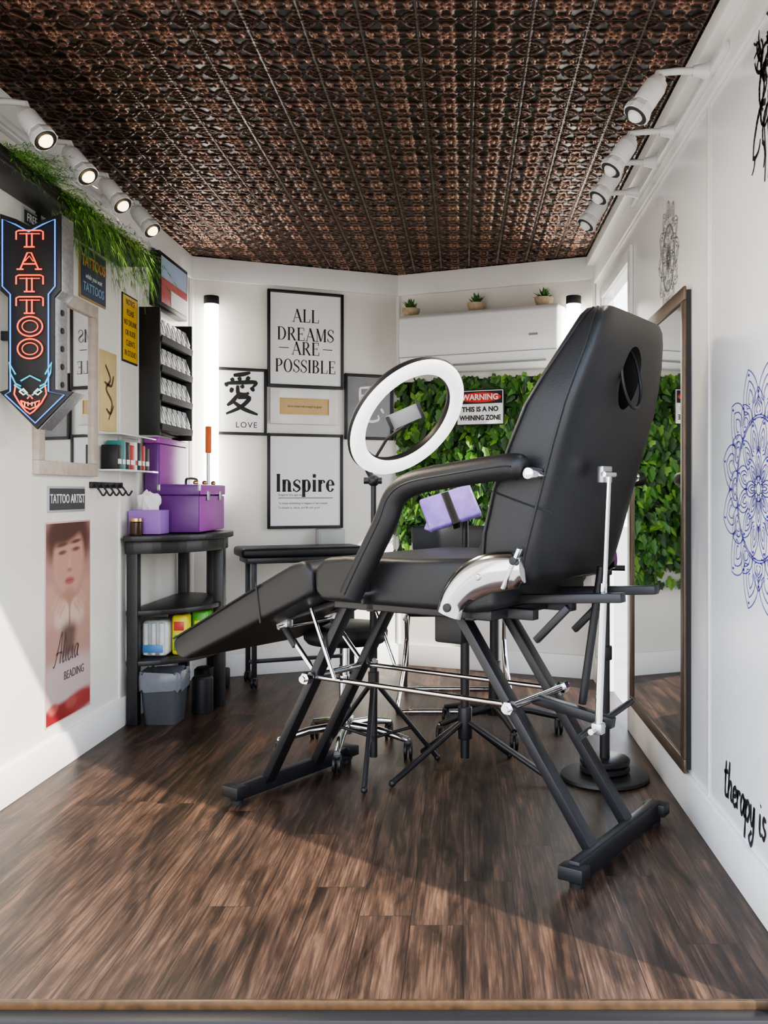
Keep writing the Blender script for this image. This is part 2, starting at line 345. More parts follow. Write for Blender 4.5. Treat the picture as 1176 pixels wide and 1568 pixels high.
ylim=YV-abs(cx-XM)*(YV-YB)/((XR-XL)/2)
F=F[cy<ylim+.02]
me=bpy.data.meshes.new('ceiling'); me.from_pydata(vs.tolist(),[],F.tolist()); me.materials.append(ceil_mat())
me.polygons.foreach_set('use_smooth',[True]*len(me.polygons))
o=bpy.data.objects.new('ceiling',me); bpy.context.collection.objects.link(o)
b=MB('roof'); b.prism([(XL-T,Y0-.06),(XR+T,Y0-.06),(XR+T,YB+T),(XM,YV+T),(XL-T,YB+T)],(0,0,H+.005),(1,0,0),(0,1,0),(0,0,.06),TRIM); b.done()
# ------------------------------------------------------------------ trims
bb=.125
b=MB('baseboard_left'); b.box((XL,Y0,0),(XL+.016,YB,bb),TRIM,.003); b.done()
b=MB('baseboard_right'); b.box((XR-.016,Y0,0),(XR,3.89,bb),TRIM,.003); b.box((XR-.016,4.76,0),(XR,YB,bb),TRIM,.003); b.done()
def vband(name,side,z0,z1,t,m):
    b=MB(name)
    if side=='L': p=[(XL,YB),(XM,YV)]; n=NL; r=RL
    else: p=[(XM,YV),(XR,YB)]; n=NR; r=RR
    A=V((*p[0],0));B=V((*p[1],0))
    b.obox((A+B)/2+n*t/2+V((0,0,(z0+z1)/2)),[r,n,V((0,0,1))],((B-A).length,t,z1-z0),m,.003); return b.done()
vband('baseboard_back_left','L',0,bb,.014,TRIM); vband('baseboard_back_right','R',0,bb,.014,TRIM)
vband('trim_1','L',H-.13,H-.008,.018,TRIM); vband('trim_2','R',H-.13,H-.008,.018,TRIM)
b=MB('trim_3'); b.box((XL,Y0,H-.13),(XL+.022,YB,H-.008),TRIM,.003); b.done()
b=MB('trim_4'); b.box((XR-.05,Y0,H-.06),(XR,YB,H-.008),TRIM,.004); b.box((XR-.014,Y0,H-.16),(XR,YB,H-.06),TRIM,.003); b.done()
b=MB('trim_5')
for y in (2.69,): b.box((XR-.004,y-.012,bb),(XR,y+.012,H-.16),TRIM,.0015)
for y in (3.98,4.21,): b.box((XL,y-.012,bb),(XL+.006,y+.012,H-.13),TRIM,.002)
b.cyl((XL+.012,YB-.004,.12),(XL+.012,YB-.004,H-.13),.014,TRIM); b.cyl((XM,YV-.008,.12),(XM,YV-.008,H-.13),.012,TRIM); b.cyl((XR-.012,YB-.004,.12),(XR-.012,YB-.004,H-.13),.014,TRIM)
b.done()
b=MB('trim_6')  # side doorway casing
b.box((XR-.015,3.89,0),(XR,3.95,2.06),TRIM,.004); b.box((XR-.015,4.70,0),(XR,4.76,2.06),TRIM,.004); b.box((XR-.015,3.95,2.0),(XR,4.70,2.06),TRIM,.004)
b.done()
b=MB('ground'); b.box((-30,-30,-.5),(30,40,-.45),mat('concrete_yard',(.44,.37,.29),.8,var=.2,nscale=3)); b.done()
# ------------------------------------------------------------------ tattoo chair
C=V((-.07,2.88,0)); U=V((-.84,.543,0)).normalized(); W=V((.543,.84,0)).normalized(); UP=V((0,0,1))
def L(u,v,z): return C+U*u+W*v+UP*z
chair=empty('tattoo_chair',L(0,0,0))
def superell(n=48,p=6.):
    out=[]
    for i in range(n):
        t=2*math.pi*(i+.5)/n; cc,ss=math.cos(t),math.sin(t)
        out.append((math.copysign(abs(cc)**(2/p),cc),math.copysign(abs(ss)**(2/p),ss)))
    return out
SE=superell(56,7.)
prof=[(.765,-.34,-.43,.235),(.772,-.315,-.455,.262),(.80,-.295,-.475,.282),(.90,-.305,-.505,.288),(1.02,-.335,-.54,.288),(1.14,-.385,-.575,.288),(1.24,-.43,-.605,.284),(1.31,-.47,-.625,.268),(1.38,-.51,-.642,.243),(1.44,-.545,-.652,.222),(1.475,-.563,-.655,.205),(1.493,-.575,-.652,.186),(1.50,-.59,-.64,.16)]
rings=[]
for z,uf,ur,w in prof:
    uc,hu=(uf+ur)/2,(uf-ur)/2
    rings.append([L(uc+hu*p[0],w*p[1],z) for p in SE])
b=MB('backrest'); b.loft(rings,VINYL); back=b.done()
hole=L(-.62,.0,1.325); hax=(U*-1+UP*.12).normalized()
cb=MB('cut'); hx=W; hy=hax.cross(hx).normalized()
def oval(c,rx,ry,n=40): return [c+hx*math.cos(2*math.pi*i/n)*rx+hy*math.sin(2*math.pi*i/n)*ry for i in range(n)]
cb.loft([oval(hole+hax*.12,.062,.082),oval(hole-hax*.085,.062,.082)],VINYL); cut=cb.done()
mod=back.modifiers.new('b','BOOLEAN'); mod.object=cut; mod.operation='DIFFERENCE'; mod.solver='EXACT'
bpy.context.view_layer.update()
dg=bpy.context.evaluated_depsgraph_get(); nm=bpy.data.meshes.new_from_object(back.evaluated_get(dg)); back.modifiers.clear(); back.data=nm
bpy.data.objects.remove(cut)
bmx=bmesh.new(); bmx.from_mesh(nm)
for f in bmx.faces: f.smooth=True
for e in bmx.edges:
    if len(e.link_faces)==2: e.smooth=e.calc_face_angle(0)<math.radians(40)
bmx.to_mesh(nm); bmx.free()
adopt(back,chair)
b=MB('backrest_trim')
b.tube(oval(hole+hax*.012,.064,.084),.005,VINYL,8,True)
for sgn in (-1,1):
    b.tube([L(ur+.035,sgn*(w+.0005),z) for z,uf,ur,w in prof[2:-1]],.0035,VINYL,6)
    b.tube([L(uf-.03,sgn*(w+.0005),z) for z,uf,ur,w in prof[2:-1]],.003,VINYL,6)
b.tube([L(-.340-.002,-.2885,1.02),L(-.45,-.289,.985),L(-.535,-.2885,.96)],.0025,VINYL,6)
b.done(chair)
b=MB('seat'); b.prism([(-.36,.70),(-.36,.80),(-.30,.835),(-.1,.825),(.15,.825),(.24,.815),(.275,.78),(.275,.71),(.24,.685),(-.30,.685)],L(0,-.285,0),U,UP,W*.57,VINYL,.022,4)
b.obox(L(-.04,0,.675),[U,W,UP],(.56,.46,.03),BLACK,.004); b.done(chair,50)
b=MB('legrest'); b.prism([(.285,.70),(.285,.775),(.32,.805),(.375,.79),(.60,.68),(.90,.53),(.925,.50),(.905,.455),(.86,.445),(.60,.56),(.34,.675)],L(0,-.28,0),U,UP,W*.56,VINYL,.02,4)
b.tube([L(.50,-.2815,.60),L(.52,-.2815,.725)],.003,VINYL,6)
b.tube([L(.50,-.2815,.72),L(.91,-.2815,.515)],.003,VINYL,6)
b.done(chair,50)
for sgn in (-1,1):
    v=sgn*.335
    pts=bez([L(-.485,v,1.068),L(-.44,v,1.078),L(-.28,v,1.060),L(-.14,v,1.038),L(-.075,v,1.0),L(-.04,v,.93),L(.02,v,.83),L(.075,v,.735),L(.088,v,.71)],7)
    n=len(pts); rad=[.034*(1 if 3<i<n-4 else .6+.4*min(i,n-1-i)/4) for i in range(n)]
    b=MB('armrest'); b.tube(pts,rad,VINYL,20)
    b.tube([p+W*(-.0345*(1 if sgn<0 else -1)) for p in pts[5:-5]],.0025,VINYL,6)
    b.cyl(L(-.50,sgn*.29,1.06),L(-.50,sgn*.35,1.06),.016,CHROME,bevel=.003)
    b.bar(L(-.46,sgn*.30,1.055),L(-.52,sgn*.30,1.055),.03,.006,CHROME,W)
    b.bar(L(.06,sgn*.30,.75),L(.06,sgn*.30,.69),.03,.01,BLACK,W)
    b.cyl(L(.06,sgn*.27,.72),L(.06,sgn*.34,.72),.01,CHROME)
    b.done(chair)
for sgn in (-1,1):
    b=MB('hinge_plate')
    # pressed chrome bracket: convex strip sweeping from the seat rail up to the backrest pivot
    cen=bez([V((-.222,.680,0)),V((-.240,.725,0)),V((-.285,.768,0)),V((-.345,.795,0)),V((-.405,.806,0)),V((-.455,.812,0))],6)
    N_=len(cen); rg=[]
    for i,p in enumerate(cen):
        t=(cen[min(N_-1,i+1)]-cen[max(0,i-1)]).normalized(); s_=V((-t.y,t.x,0)); f=i/(N_-1)
        w_=.040 if f<.15 else .040+.012*math.sin(math.pi*(f-.15)/.85*.9)
        if f>.93: w_*=.8
        sec=[]
        for k in range(9):
            q=-1+k/4; hgt=.292+.020*(1-q*q)**.6 if abs(q)<1 else .292
            sec.append((q*w_,hgt))
        sec+= [(w_*.95,.284),(-w_*.95,.284)]
        rg.append([L(p.x+s_.x*a_,sgn*h_,p.y+s_.y*a_) for a_,h_ in sec])
    b.loft(rg,CHROME2)
    b.bar(L(-.405,sgn*.300,.760),L(-.455,sgn*.300,.868),.034,.010,CHROME2,W,.002)
    b.cyl(L(-.232,sgn*.30,.70),L(-.232,sgn*.318,.70),.012,BLKP,bevel=.002); b.cyl(L(-.438,sgn*.29,.835),L(-.438,sgn*.318,.835),.011,BLKP,bevel=.002); b.cyl(L(-.33,sgn*.30,.788),L(-.33,sgn*.318,.788),.009,STEEL,bevel=.002)
    b.done(chair,60)
b=MB('base_frame')
for v in (-.12,.12):
    b.bar(L(.26,v,.68),L(.63,v,.035),.045,.028,BLACK,W)
    b.bar(L(-.13,v,.69),L(-.58,v,.04),.045,.028,BLACK,W)
    b.bar(L(-.40,v,.672),L(.26,v,.672),.035,.03,BLACK,W)
    b.cyl(L(.41,v*1.1,.415),L(-.33,v*1.1,.415),.008,CHROME)
    b.bar(L(-.30,v,.71),L(-.66,v,.735),.035,.025,BLACK,W)
    b.bar(L(-.50,v,.70),L(-.40,v,.60),.02,.02,BLACK,W)
for u in (.41,-.34):
    b.cyl(L(u,-.19,.415),L(u,.19,.415),.011,CHROME)
    for v in (-.165,.165): b.cyl(L(u,v-.012,.415),L(u,v+.012,.415),.019,CHROME,6)
b.cyl(L(-.55,-.16,.36),L(-.55,.20,.39),.009,BLACK)
b.bar(L(-.33,.0,.41),L(-.58,.0,.37),.03,.03,BLACK,W)
b.bar(L(.63,-.275,.035),L(.63,.31,.035),.05,.032,BLACK,UP,.004)
b.bar(L(-.58,-.25,.04),L(-.58,.32,.04),.06,.032,BLACK,UP,.004)
for u,va in ((-.58,-.25),(-.58,.32),(.63,-.265),(.63,.30)): b.obox(L(u,va,.043),[U,W,UP],(.07,.05,.036),BLKP,.004)
for u,vv in ((.63,(-.255,.29)),(-.58,(-.23,.30))):
    for v in vv: b.cyl(L(u,v,0),L(u,v,.012),.02,BLKP); b.cyl(L(u,v,.01),L(u,v,.03),.008,STEEL)
b.bar(L(.10,-.23,.672),L(.10,.23,.672),.03,.03,BLACK,UP); b.bar(L(-.25,-.23,.672),L(-.25,.23,.672),.03,.03,BLACK,UP)
b.obox(L(-.05,0,.60),[U,W,UP],(.10,.08,.10),BLKP,.008)
b.done(chair)
b=MB('recline_strut')
top=L(-.605,-.09,1.06); bot=L(-.575,-.09,.375)
b.cyl(top,(top+bot)/2,.0075,CHROME); b.cyl((top+bot)/2+UP*.05,bot,.0105,CHROME)
b.obox(top+U*.012,[U,W,UP],(.02,.06,.045),STEEL,.003); b.cyl(top-W*.035,top+W*.035,.008,CHROME)
b.cyl(bot-W*.05,bot+W*.03,.008,CHROME); b.obox(bot,[U,W,UP],(.03,.03,.03),STEEL,.003)
b.cyl(L(-.52,.05,.80),L(-.46,.05,.40),.012,BLACK)
b.done(chair)
b=MB('legrest_strut')
for v in (-.12,.12):
    b.cyl(L(.55,v,.565),L(.41,v,.42),.009,CHROME); b.cyl(L(.55,v,.565),L(.50,v,.505),.013,BLACK)
    b.obox(L(.55,v,.58),[U,W,UP],(.05,.03,.03),STEEL,.003)
    b.cyl(L(.40,v*1.3,.64),L(.30,v*1.3,.42),.006,CHROME)
b.cyl(L(.55,-.15,.565),L(.55,.15,.565),.007,CHROME); b.bar(L(.26,-.1,.68),L(.70,-.1,.545),.03,.02,BLACK,W); b.bar(L(.26,.1,.68),L(.70,.1,.545),.03,.02,BLACK,W)
b.done(chair)
# ------------------------------------------------------------------ casters and stools
def caster(b,p,r=.026):
    p=V(p); b.cyl(p+V((-.016,0,r)),p+V((-.004,0,r)),r,BLKP,16,bevel=.003); b.cyl(p+V((.004,0,r)),p+V((.016,0,r)),r,BLKP,16,bevel=.003)
    b.cyl(p+V((0,0,r)),p+V((0,.008,r*2.4)),.007,STEEL,8); b.box(p+V((-.014,-.012,r*1.5)),p+V((.014,.022,r*2.2)),BLKP,.005)
def stool(name,c,R,m,seat_z,seat_r,ang=0.,seat_m=VINYL,post=.025):
    b=MB(name); c=V(c)
    for i in range(5):
        t=ang+2*math.pi*i/5; d=V((math.cos(t),math.sin(t),0)); e=c+d*R
        b.tube([c+d*.02+UP*.105,c+d*R*.55+UP*.095,e+UP*.068],[.018,.015,.012],m,10); caster(b,e,.03)
    b.cyl(c+UP*.075,c+UP*.14,.032,m,bevel=.004); b.cyl(c+UP*.14,c+UP*.30,post,m); b.cyl(c+UP*.30,c+UP*(seat_z-.06),.014 if m==CHROME else .02,m)
    b.cyl(c+UP*(seat_z-.085),c+UP*(seat_z-.055),.07,BLKP,bevel=.004)
    b.lathe([(0,-.06),(seat_r*.9,-.06),(seat_r*.98,-.045),(seat_r,-.02),(seat_r*.96,.0),(seat_r*.8,.012),(0,.016)],c+UP*(seat_z-.01),seat_m)
    b.tube([c+UP*(seat_z-.07),c+UP*(seat_z-.075)+V((.10,-.06,0))],.005,CHROME,8)
    return b.done()
stool('rolling_stool',(-.46,3.60,0),.26,CHROME,.50,.165,.95)
stool('rolling_stool',(.13,3.90,0),.27,BLKP,.62,.17,1.2)
# ------------------------------------------------------------------ ring light on stand
b=MB('ring_light')
rc=V((-.20,3.33,1.28)); n=V((.60,-.53,-.60)).normalized()
rx=V((1,0,1)); rx=(rx-n*rx.dot(n)).normalized(); ry=n.cross(rx)
RING=mat('ring_diffuser',(.9,.9,.9),.4,emit=(1,.98,.97),estr=.7)
def circ(c,r,k=72): return [c+rx*math.cos(2*math.pi*i/k)*r+ry*math.sin(2*math.pi*i/k)*r for i in range(k)]
def annulus(prof,m):
    bm_=bmesh.new(); k=72; R=[]
    for r,z in prof: R.append([bm_.verts.new(p+n*z) for p in circ(rc,r,k)])
    N=len(R)
    for i in range(N-1):
        for j in range(k): bm_.faces.new((R[i][j],R[i][(j+1)%k],R[i+1][(j+1)%k],R[i+1][j]))
    bmesh.ops.recalc_face_normals(bm_,faces=bm_.faces); b.merge(bm_,m)
annulus([(.187,.0),(.190,.010),(.20,.018),(.218,.021),(.235,.018),(.243,.010),(.246,0)],RING)
annulus([(.187,.0),(.184,-.012),(.190,-.026),(.24,-.026),(.249,-.012),(.246,0)],BLKP)
foot=V((-.328,3.36,0))
edge=rc+((V((-.33,3.36,1.03))-rc)-n*((V((-.33,3.36,1.03))-rc).dot(n))).normalized()*.247
kn=V((-.328,3.36,1.055))
b.cyl(edge-n*.01,kn,.011,BLKP); b.sphere(kn,.022,BLKP); b.cyl(kn-V((.035,0,0)),kn+V((.03,0,0)),.012,BLKP)
b.cyl(kn,foot+UP*.62,.010,BLKP); b.cyl(foot+UP*.66,foot+UP*.60,.018,BLKP); b.cyl(foot+UP*.62,foot+UP*.05,.014,BLKP); b.cyl(foot+UP*.3,foot+UP*.36,.02,BLKP)
for i in range(3):
    t=.5+2.094*i; d=V((math.cos(t),math.sin(t),0))
    b.cyl(foot+UP*.33,foot+d*.26+UP*.012,.009,BLKP,10); b.cyl(foot+UP*.12,foot+d*.16+UP*.14,.006,BLKP,8); b.sphere(foot+d*.26+UP*.012,.012,BLKP,10)
a0=edge-n*.01; b.tube([a0,rc+(a0-rc)*.45-n*.02,rc+n*.02],.006,BLKP,8)
ph=rc+V((-.01,-.02,.005)); px_=V((.86,.0,.38)).normalized(); pn=V((.1,-.9,-.1)); pn=(pn-px_*pn.dot(px_)).normalized(); py_=pn.cross(px_)
b.obox(ph,[px_,py_,pn],(.13,.055,.012),mat('grey_plastic',(.32,.33,.34),.4),.004); b.obox(ph+px_*.06+pn*.01,[px_,py_,pn],(.012,.07,.025),BLKP,.003); b.obox(ph-px_*.06+pn*.01,[px_,py_,pn],(.012,.05,.025),BLKP,.003)
b.done()
# ------------------------------------------------------------------ armrest stand wrapped in film
b=MB('armrest_stand'); c=V((.005,3.42,0))
for dx,dy in ((-.25,-.25),(.31,-.24),(-.16,.15),(.17,.10)):
    e=c+V((dx,dy,0)); b.cyl(c+UP*.17,e+UP*.014,.011,BLACK,10); b.sphere(e+UP*.013,.013,BLKP,10)
b.cyl(c+UP*.1,c+UP*.22,.026,BLACK,bevel=.004); b.cyl(c+UP*.03,c+UP*.70,.017,BLACK); b.cyl(c+UP*.68,c+UP*.74,.024,BLKP,bevel=.003); b.cyl(c+UP*.7,c+UP*.95,.012,BLACK)
b.sphere(c+UP*.95,.028,BLKP); b.cyl(c+UP*.95-V((.05,0,0)),c+UP*.95+V((.06,0,0)),.012,BLKP)
b.cyl(c+UP*.95-V((.04,0,0)),c+V((-.05,-.02,.94)),.014,BLKP)
PUR=mat('lavender_film',(.36,.24,.72),.22,var=.35,nscale=30,bump=.6,bscale=18,bdist=.006)
ax=V((.93,.1,.30)).normalized(); an=V((.1,-.75,.62)); an=(an-ax*an.dot(ax)).normalized(); ay=an.cross(ax)
pc=c+V((-.055,-.02,.955))
b.obox(pc,[ax,ay,an],(.20,.145,.030),PUR,.010,3)
b.obox(pc-ay*.01,[ax,ay,an],(.03,.150,.036),BLKP,.004,2)
b.obox(pc+V((-.07,0,-.055)),[V((.35,.1,.93)).normalized().cross(an).normalized(),V((.35,.1,.93)).normalized(),an],(.035,.06,.010),PUR,.003,2)
b.done()
b=MB('weighted_armrest_stand'); c=V((.50,3.27,0))
b.lathe([(0,0),(.152,0),(.157,.006),(.155,.016),(.13,.022),(.02,.026),(0,.026)],c,BLKP,48)
for k,z in enumerate((.026,.052)): b.lathe([(0,0),(.082,0),(.088,.006),(.088,.018),(.08,.024),(0,.024)],c+UP*z,BLACK,40)
b.cyl(c+UP*.07,c+UP*.75,.018,BLACK); b.cyl(c+UP*.42,c+UP*.47,.026,BLKP,bevel=.004); b.cyl(c+UP*.72,c+UP*.78,.026,BLKP,bevel=.004); b.cyl(c+UP*.75,c+UP*1.02,.012,CHROME)
b.cyl(c+V((.02,0,.745)),c+V((.07,-.01,.745)),.010,BLKP)
b.obox(c+V((.0,0,1.05)),[V((1,0,.08)).normalized(),V((0,1,0)),V((-.08,0,1)).normalized()],(.28,.12,.05),VINYL,.02,3)
b.done()
b=MB('rinse_cup'); TEAL=mat('teal_plastic',(.01,.34,.36),.25)
c=V((-.055,3.25,.575)); b.lathe([(0,0),(.026,0),(.036,.01),(.04,.04),(.041,.05),(.034,.05),(.03,.012),(0,.010)],c,TEAL,24); b.tube([c+V((.04,0,.03)),V((-.012,3.402,.605))],.004,STEEL,8); b.done()
b=MB('tubular_side_chair'); c=V((-.04,4.45,0))
for sx in (-1,1):
    x=sx*.23
    b.tube(bez([c+V((x*.9,.22,.84)),c+V((x*.95,.17,.6)),c+V((x,.10,.44)),c+V((x*1.05,-.08,.2)),c+V((x*1.15,-.20,.03)),c+V((x*1.1,-.23,.012)),c+V((x*.9,-.235,.012))],6),.011,CHROME,12)
    b.tube(bez([c+V((x,-.20,.43)),c+V((x,-.10,.42)),c+V((x*1.03,.05,.24)),c+V((x*1.1,.22,.03)),c+V((x*1.05,.25,.012)),c+V((x*.8,.255,.012))],6),.011,CHROME,12)
    b.tube([c+V((x,-.20,.43)),c+V((x,.12,.43))],.010,CHROME)
b.tube([c+V((-.21,-.235,.012)),c+V((.21,-.235,.012))],.011,CHROME); b.tube([c+V((-.19,.255,.012)),c+V((.19,.255,.012))],.011,CHROME)
b.box(c+V((-.22,-.22,.44)),c+V((.22,.16,.485)),VINYL,.018,4)
arc=[c+V((-.22+.44*i/10,.20+.05*math.sin(math.pi*i/10),.76)) for i in range(11)]
b.tube(arc,.018,VINYL,16,ry=.085)
b.done()
# ------------------------------------------------------------------ left console (demi-lune) table + contents
def half(R1,R2,y0=4.40,x0=XL+.018,n=28): return [(x0+R1*math.sin(math.pi*i/n),y0-R2*math.cos(math.pi*i/n)) for i in range(n+1)]
b=MB('demilune_table')
b.prism(half(.355,.43),(0,0,.80),(1,0,0),(0,1,0),(0,0,.025),BLKW,.004)
b.prism(half(.33,.40),(0,0,.745),(1,0,0),(0,1,0),(0,0,.055),BLKW,.002)
b.prism(half(.32,.39),(0,0,.475),(1,0,0),(0,1,0),(0,0,.022),BLKW,.003)
b.prism(half(.32,.39),(0,0,.255),(1,0,0),(0,1,0),(0,0,.022),BLKW,.003)
for x,y in ((XL+.045,4.03),(XL+.325,4.39),(XL+.04,4.77),(XL+.20,4.73)): b.bar((x,y,0),(x,y,.80),.048,.048,BLKW,V((1,0,0)),.004)
table=b.done()
PM=mat('plum_plastic',(.15,.035,.22),.35); MG=mat('magenta_plastic',(.36,.07,.38),.35); LV=mat('lavender_card',(.33,.16,.52),.5)
b=MB('makeup_case'); b.box((-1.395,4.2,.83),(-1.205,4.62,1.0),PM,.006); b.box((-1.398,4.195,1.0),(-1.2,4.625,1.05),PM,.008)
b.box((-1.206,4.205,.833),(-1.198,4.615,.995),MG,.002); b.box((-1.201,4.2,1.003),(-1.194,4.62,1.047),MG,.002)
GOLD=mat('brass_fitting',(.6,.42,.18),.3,1.)
for y in (4.29,4.5): b.box((-1.195,y,.975),(-1.187,y+.03,1.02),STEEL,.002)
for p in ((-1.39,4.2),(-1.205,4.2)): b.box((p[0]-.004,4.193,1.02),(p[0]+.01,4.2,1.05),STEEL,.001)
for y in (4.25,4.40,4.55): b.sphere((-1.235,y,1.058),.012,GOLD,12)
b.tube(bez([V((-1.30,4.32,1.05)),V((-1.30,4.33,1.075)),V((-1.30,4.41,1.08)),V((-1.30,4.49,1.075)),V((-1.30,4.5,1.05))],5),.006,BLKP,8); b.done()
b=MB('storage_box'); b.box((XL+.012,4.26,.83),(-1.408,4.70,1.24),PM,.006); b.box((XL+.012,4.25,1.24),(-1.402,4.71,1.268),MG,.005); b.box((-1.409,4.27,.84),(-1.404,4.69,1.235),MG,.001); b.done()
b=MB('tissue_box'); b.box((XL+.01,4.06,.828),(-1.335,4.185,.935),LV,.004)
bm2=bmesh.new(); bmesh.ops.create_icosphere(bm2,subdivisions=3,radius=.05)
for v in bm2.verts:
    k=1+.35*math.sin(v.co.x*120)*math.cos(v.co.y*90+v.co.z*60); v.co=V((-1.405,4.12,.965))+V((v.co.x*.9*k,v.co.y*.6*k,v.co.z*1.0*k))
b.merge(bm2,mat('tissue_paper',(.85,.85,.84),.8)); b.done()
b=MB('candle_jar'); b.lathe([(0,0),(.026,0),(.028,.006),(.028,.055),(.024,.06),(0,.06)],(-1.43,4.03,.826),mat('amber_glass',(.05,.025,.015),.15),24); b.lathe([(0,0),(.027,0),(.027,.014),(0,.014)],(-1.43,4.03,.886),GOLD,24); b.done()
WRAP=mat('plastic_wrap',(.62,.64,.62),.2,bump=1,bscale=25,var=.25,nscale=30)
YP=mat('yellow_pack',(.78,.66,.03),.3,var=.3,nscale=15); GP=mat('green_pack',(.10,.42,.05),.3,var=.3)
b=MB('paper_towel_pack')
b.box((XL+.045,4.12,.278),(XL+.162,4.27,.44),WRAP,.025,4)
for k in range(3): b.cyl((XL+.07+.035*k,4.112,.29),(XL+.07+.035*k,4.112,.43),.012,WRAP,12)
b.box((XL+.06,4.098,.30),(XL+.15,4.102,.335),mat('pack_label_blue',(.1,.25,.5),.3),.001)
b.done()
b=MB('wipes_pack'); b.box((XL+.168,4.16,.278),(XL+.235,4.25,.46),YP,.015,3); b.box((XL+.225,4.27,.278),(XL+.30,4.36,.465),GP,.012,3); b.box((XL+.17,4.42,.278),(XL+.30,4.55,.47),YP,.02,3); b.box((XL+.18,4.157,.30),(XL+.23,4.16,.37),GP,.001); b.box((XL+.18,4.157,.39),(XL+.225,4.16,.43),mat('pack_red',(.55,.05,.04),.3),.001); b.box((XL+.24,4.267,.36),(XL+.29,4.27,.42),YP,.001); b.done()
b=MB('storage_carton'); b.box((XL+.06,4.45,.278),(XL+.14,4.62,.43),LV,.004); b.done()
b=MB('waste_bin'); GB=mat('grey_bin',(.055,.06,.068),.45)
def rr(c,w,d,z,rad=.03,n=5):
    out=[]
    for sx,sy,a0 in ((1,1,0),(-1,1,90),(-1,-1,180),(1,-1,270)):
        for i in range(n+1):
            t=math.radians(a0+90*i/n); out.append(V((c[0]+sx*(w/2-rad)+rad*math.cos(t),c[1]+sy*(d/2-rad)+rad*math.sin(t),z)))
    return out
cc=(-1.325,4.09); b.loft([rr(cc,.145,.14,0),rr(cc,.18,.17,.20),rr(cc,.17,.16,.20),rr(cc,.14,.13,.01)],GB)
BAG=mat('bin_liner',(.15,.16,.18),.25,bump=1,bscale=30)
ring=[]
for k,(s,z) in enumerate(((1.03,.150),(1.045,.18),(1.05,.21),(1.02,.225),(.9,.222),(.7,.19))):
    pts=rr(cc,.18*s,.17*s,z); ring.append([p+V((0,0,.008*math.sin(i*2.1+k))) for i,p in enumerate(pts)])
b.loft(ring,BAG,False); b.done()
b=MB('storage_canister')
for x,y in ((-1.20,4.24),(-1.25,4.46)): b.lathe([(0,0),(.045,0),(.048,.01),(.048,.16),(.04,.17),(0,.172)],(x,y,0),BLKP,24)
b.done()
b=MB('broom'); b.cyl((-1.33,4.80,.1),(-1.34,4.84,1.25),.009,STEEL); b.cyl((-1.34,4.84,1.22),(-1.341,4.845,1.36),.016,mat('orange_grip',(.75,.16,.03),.4),bevel=.004); b.box((-1.40,4.83-.05,.0),(-1.22,4.83,.10),BLKP,.01); b.done()
# ------------------------------------------------------------------ low black trolley at back left
b=MB('padded_trolley'); c=onVL(-.98,0,.26)
b.obox(c+UP*.70,[RL,NL,UP],(.66,.30,.05),VINYL,.018,4); b.obox(c+UP*.66,[RL,NL,UP],(.60,.26,.03),BLACK,.003)
for a_ in (-.26,.26):
    for d_ in (-.1,.1):
        b.bar(c+RL*a_+NL*d_+UP*.055,c+RL*a_+NL*d_+UP*.66,.025,.025,BLACK,RL)
        caster(b,c+RL*a_+NL*d_)
b.bar(c-RL*.27+UP*.12,c+RL*.27+UP*.12,.02,.02,BLACK,UP)
b.done()
b=MB('electrical_box'); c=onVL(-.775,.72,.04); b.obox(c,[RL,NL,UP],(.15,.078,.17),mat('grey_enclosure',(.38,.40,.38),.4),.004); b.obox(c+NL*.04,[RL,NL,UP],(.13,.006,.15),mat('grey_enclosure2',(.42,.44,.42),.4),.002); b.done()
# ------------------------------------------------------------------ framed pictures
def framed(name,c,r,n,w,h,fw=.016,d=.022,fm=BLKP,pm=PAPER):
    b=MB(name); c=V(c)
    for s in (-1,1):
        b.obox(c+r*s*(w/2-fw/2)+n*d/2,[r,n,UP],(fw,d,h),fm,.002); b.obox(c+UP*s*(h/2-fw/2)+n*d/2,[r,n,UP],(w-2*fw+.002,d,fw),fm,.002)
    b.obox(c+n*(d*.3),[r,n,UP],(w-fw,d*.5,h-fw),pm); return b.done(),c+n*(d*.56)
def vlframe(name,x0,x1,z0,z1,**k): return framed(name,onVL((x0+x1)/2,(z0+z1)/2,.001),RL,NL,(x1-x0)/RL.x,z1-z0,**k)
o,p=vlframe('framed_quote',-1.100,-.697,1.605,2.15)
for t_,z in (('ALL',.135),('DREAMS',.030),('ARE',-.050),('POSSIBLE',-.150)): seriftext(t_,p+UP*z,RL,UP,.074,.80 if t_!='POSSIBLE' else .76,INK,o,NL)
b=MB('rule'); 
for s in (-1,1): b.obox(p+RL*s*.125-UP*.05+NL*.0006,[RL,NL,UP],(.055,.0008,.004),INK)
b.done(o)
o,p=vlframe('framed_quote',-1.100,-.700,.81,1.345)
seriftext('Inspire',p-UP*.010,RL,UP,.100,.76,INK,o,NL,T=.20,t=.06)
text('Inspire (in-spi-re) v.',p-UP*.078-RL*.155,RL,NL,.020,INK,o,'caption',align='LEFT')
text('To cause something to happen or be created.',p-UP*.125-RL*.155,RL,NL,.017,INK,o,'caption',align='LEFT',xs=.9); text('To breath in, infuse, and fill with good.',p-UP*.15-RL*.155,RL,NL,.017,INK,o,'caption',align='LEFT',xs=.9)
b=MB('rule'); b.obox(p-UP*.095+NL*.0006,[RL,NL,UP],(.31,.0008,.003),INK); b.done(o)
o,p=vlframe('framed_calligraphy',-1.365,-1.103,1.33,1.70)
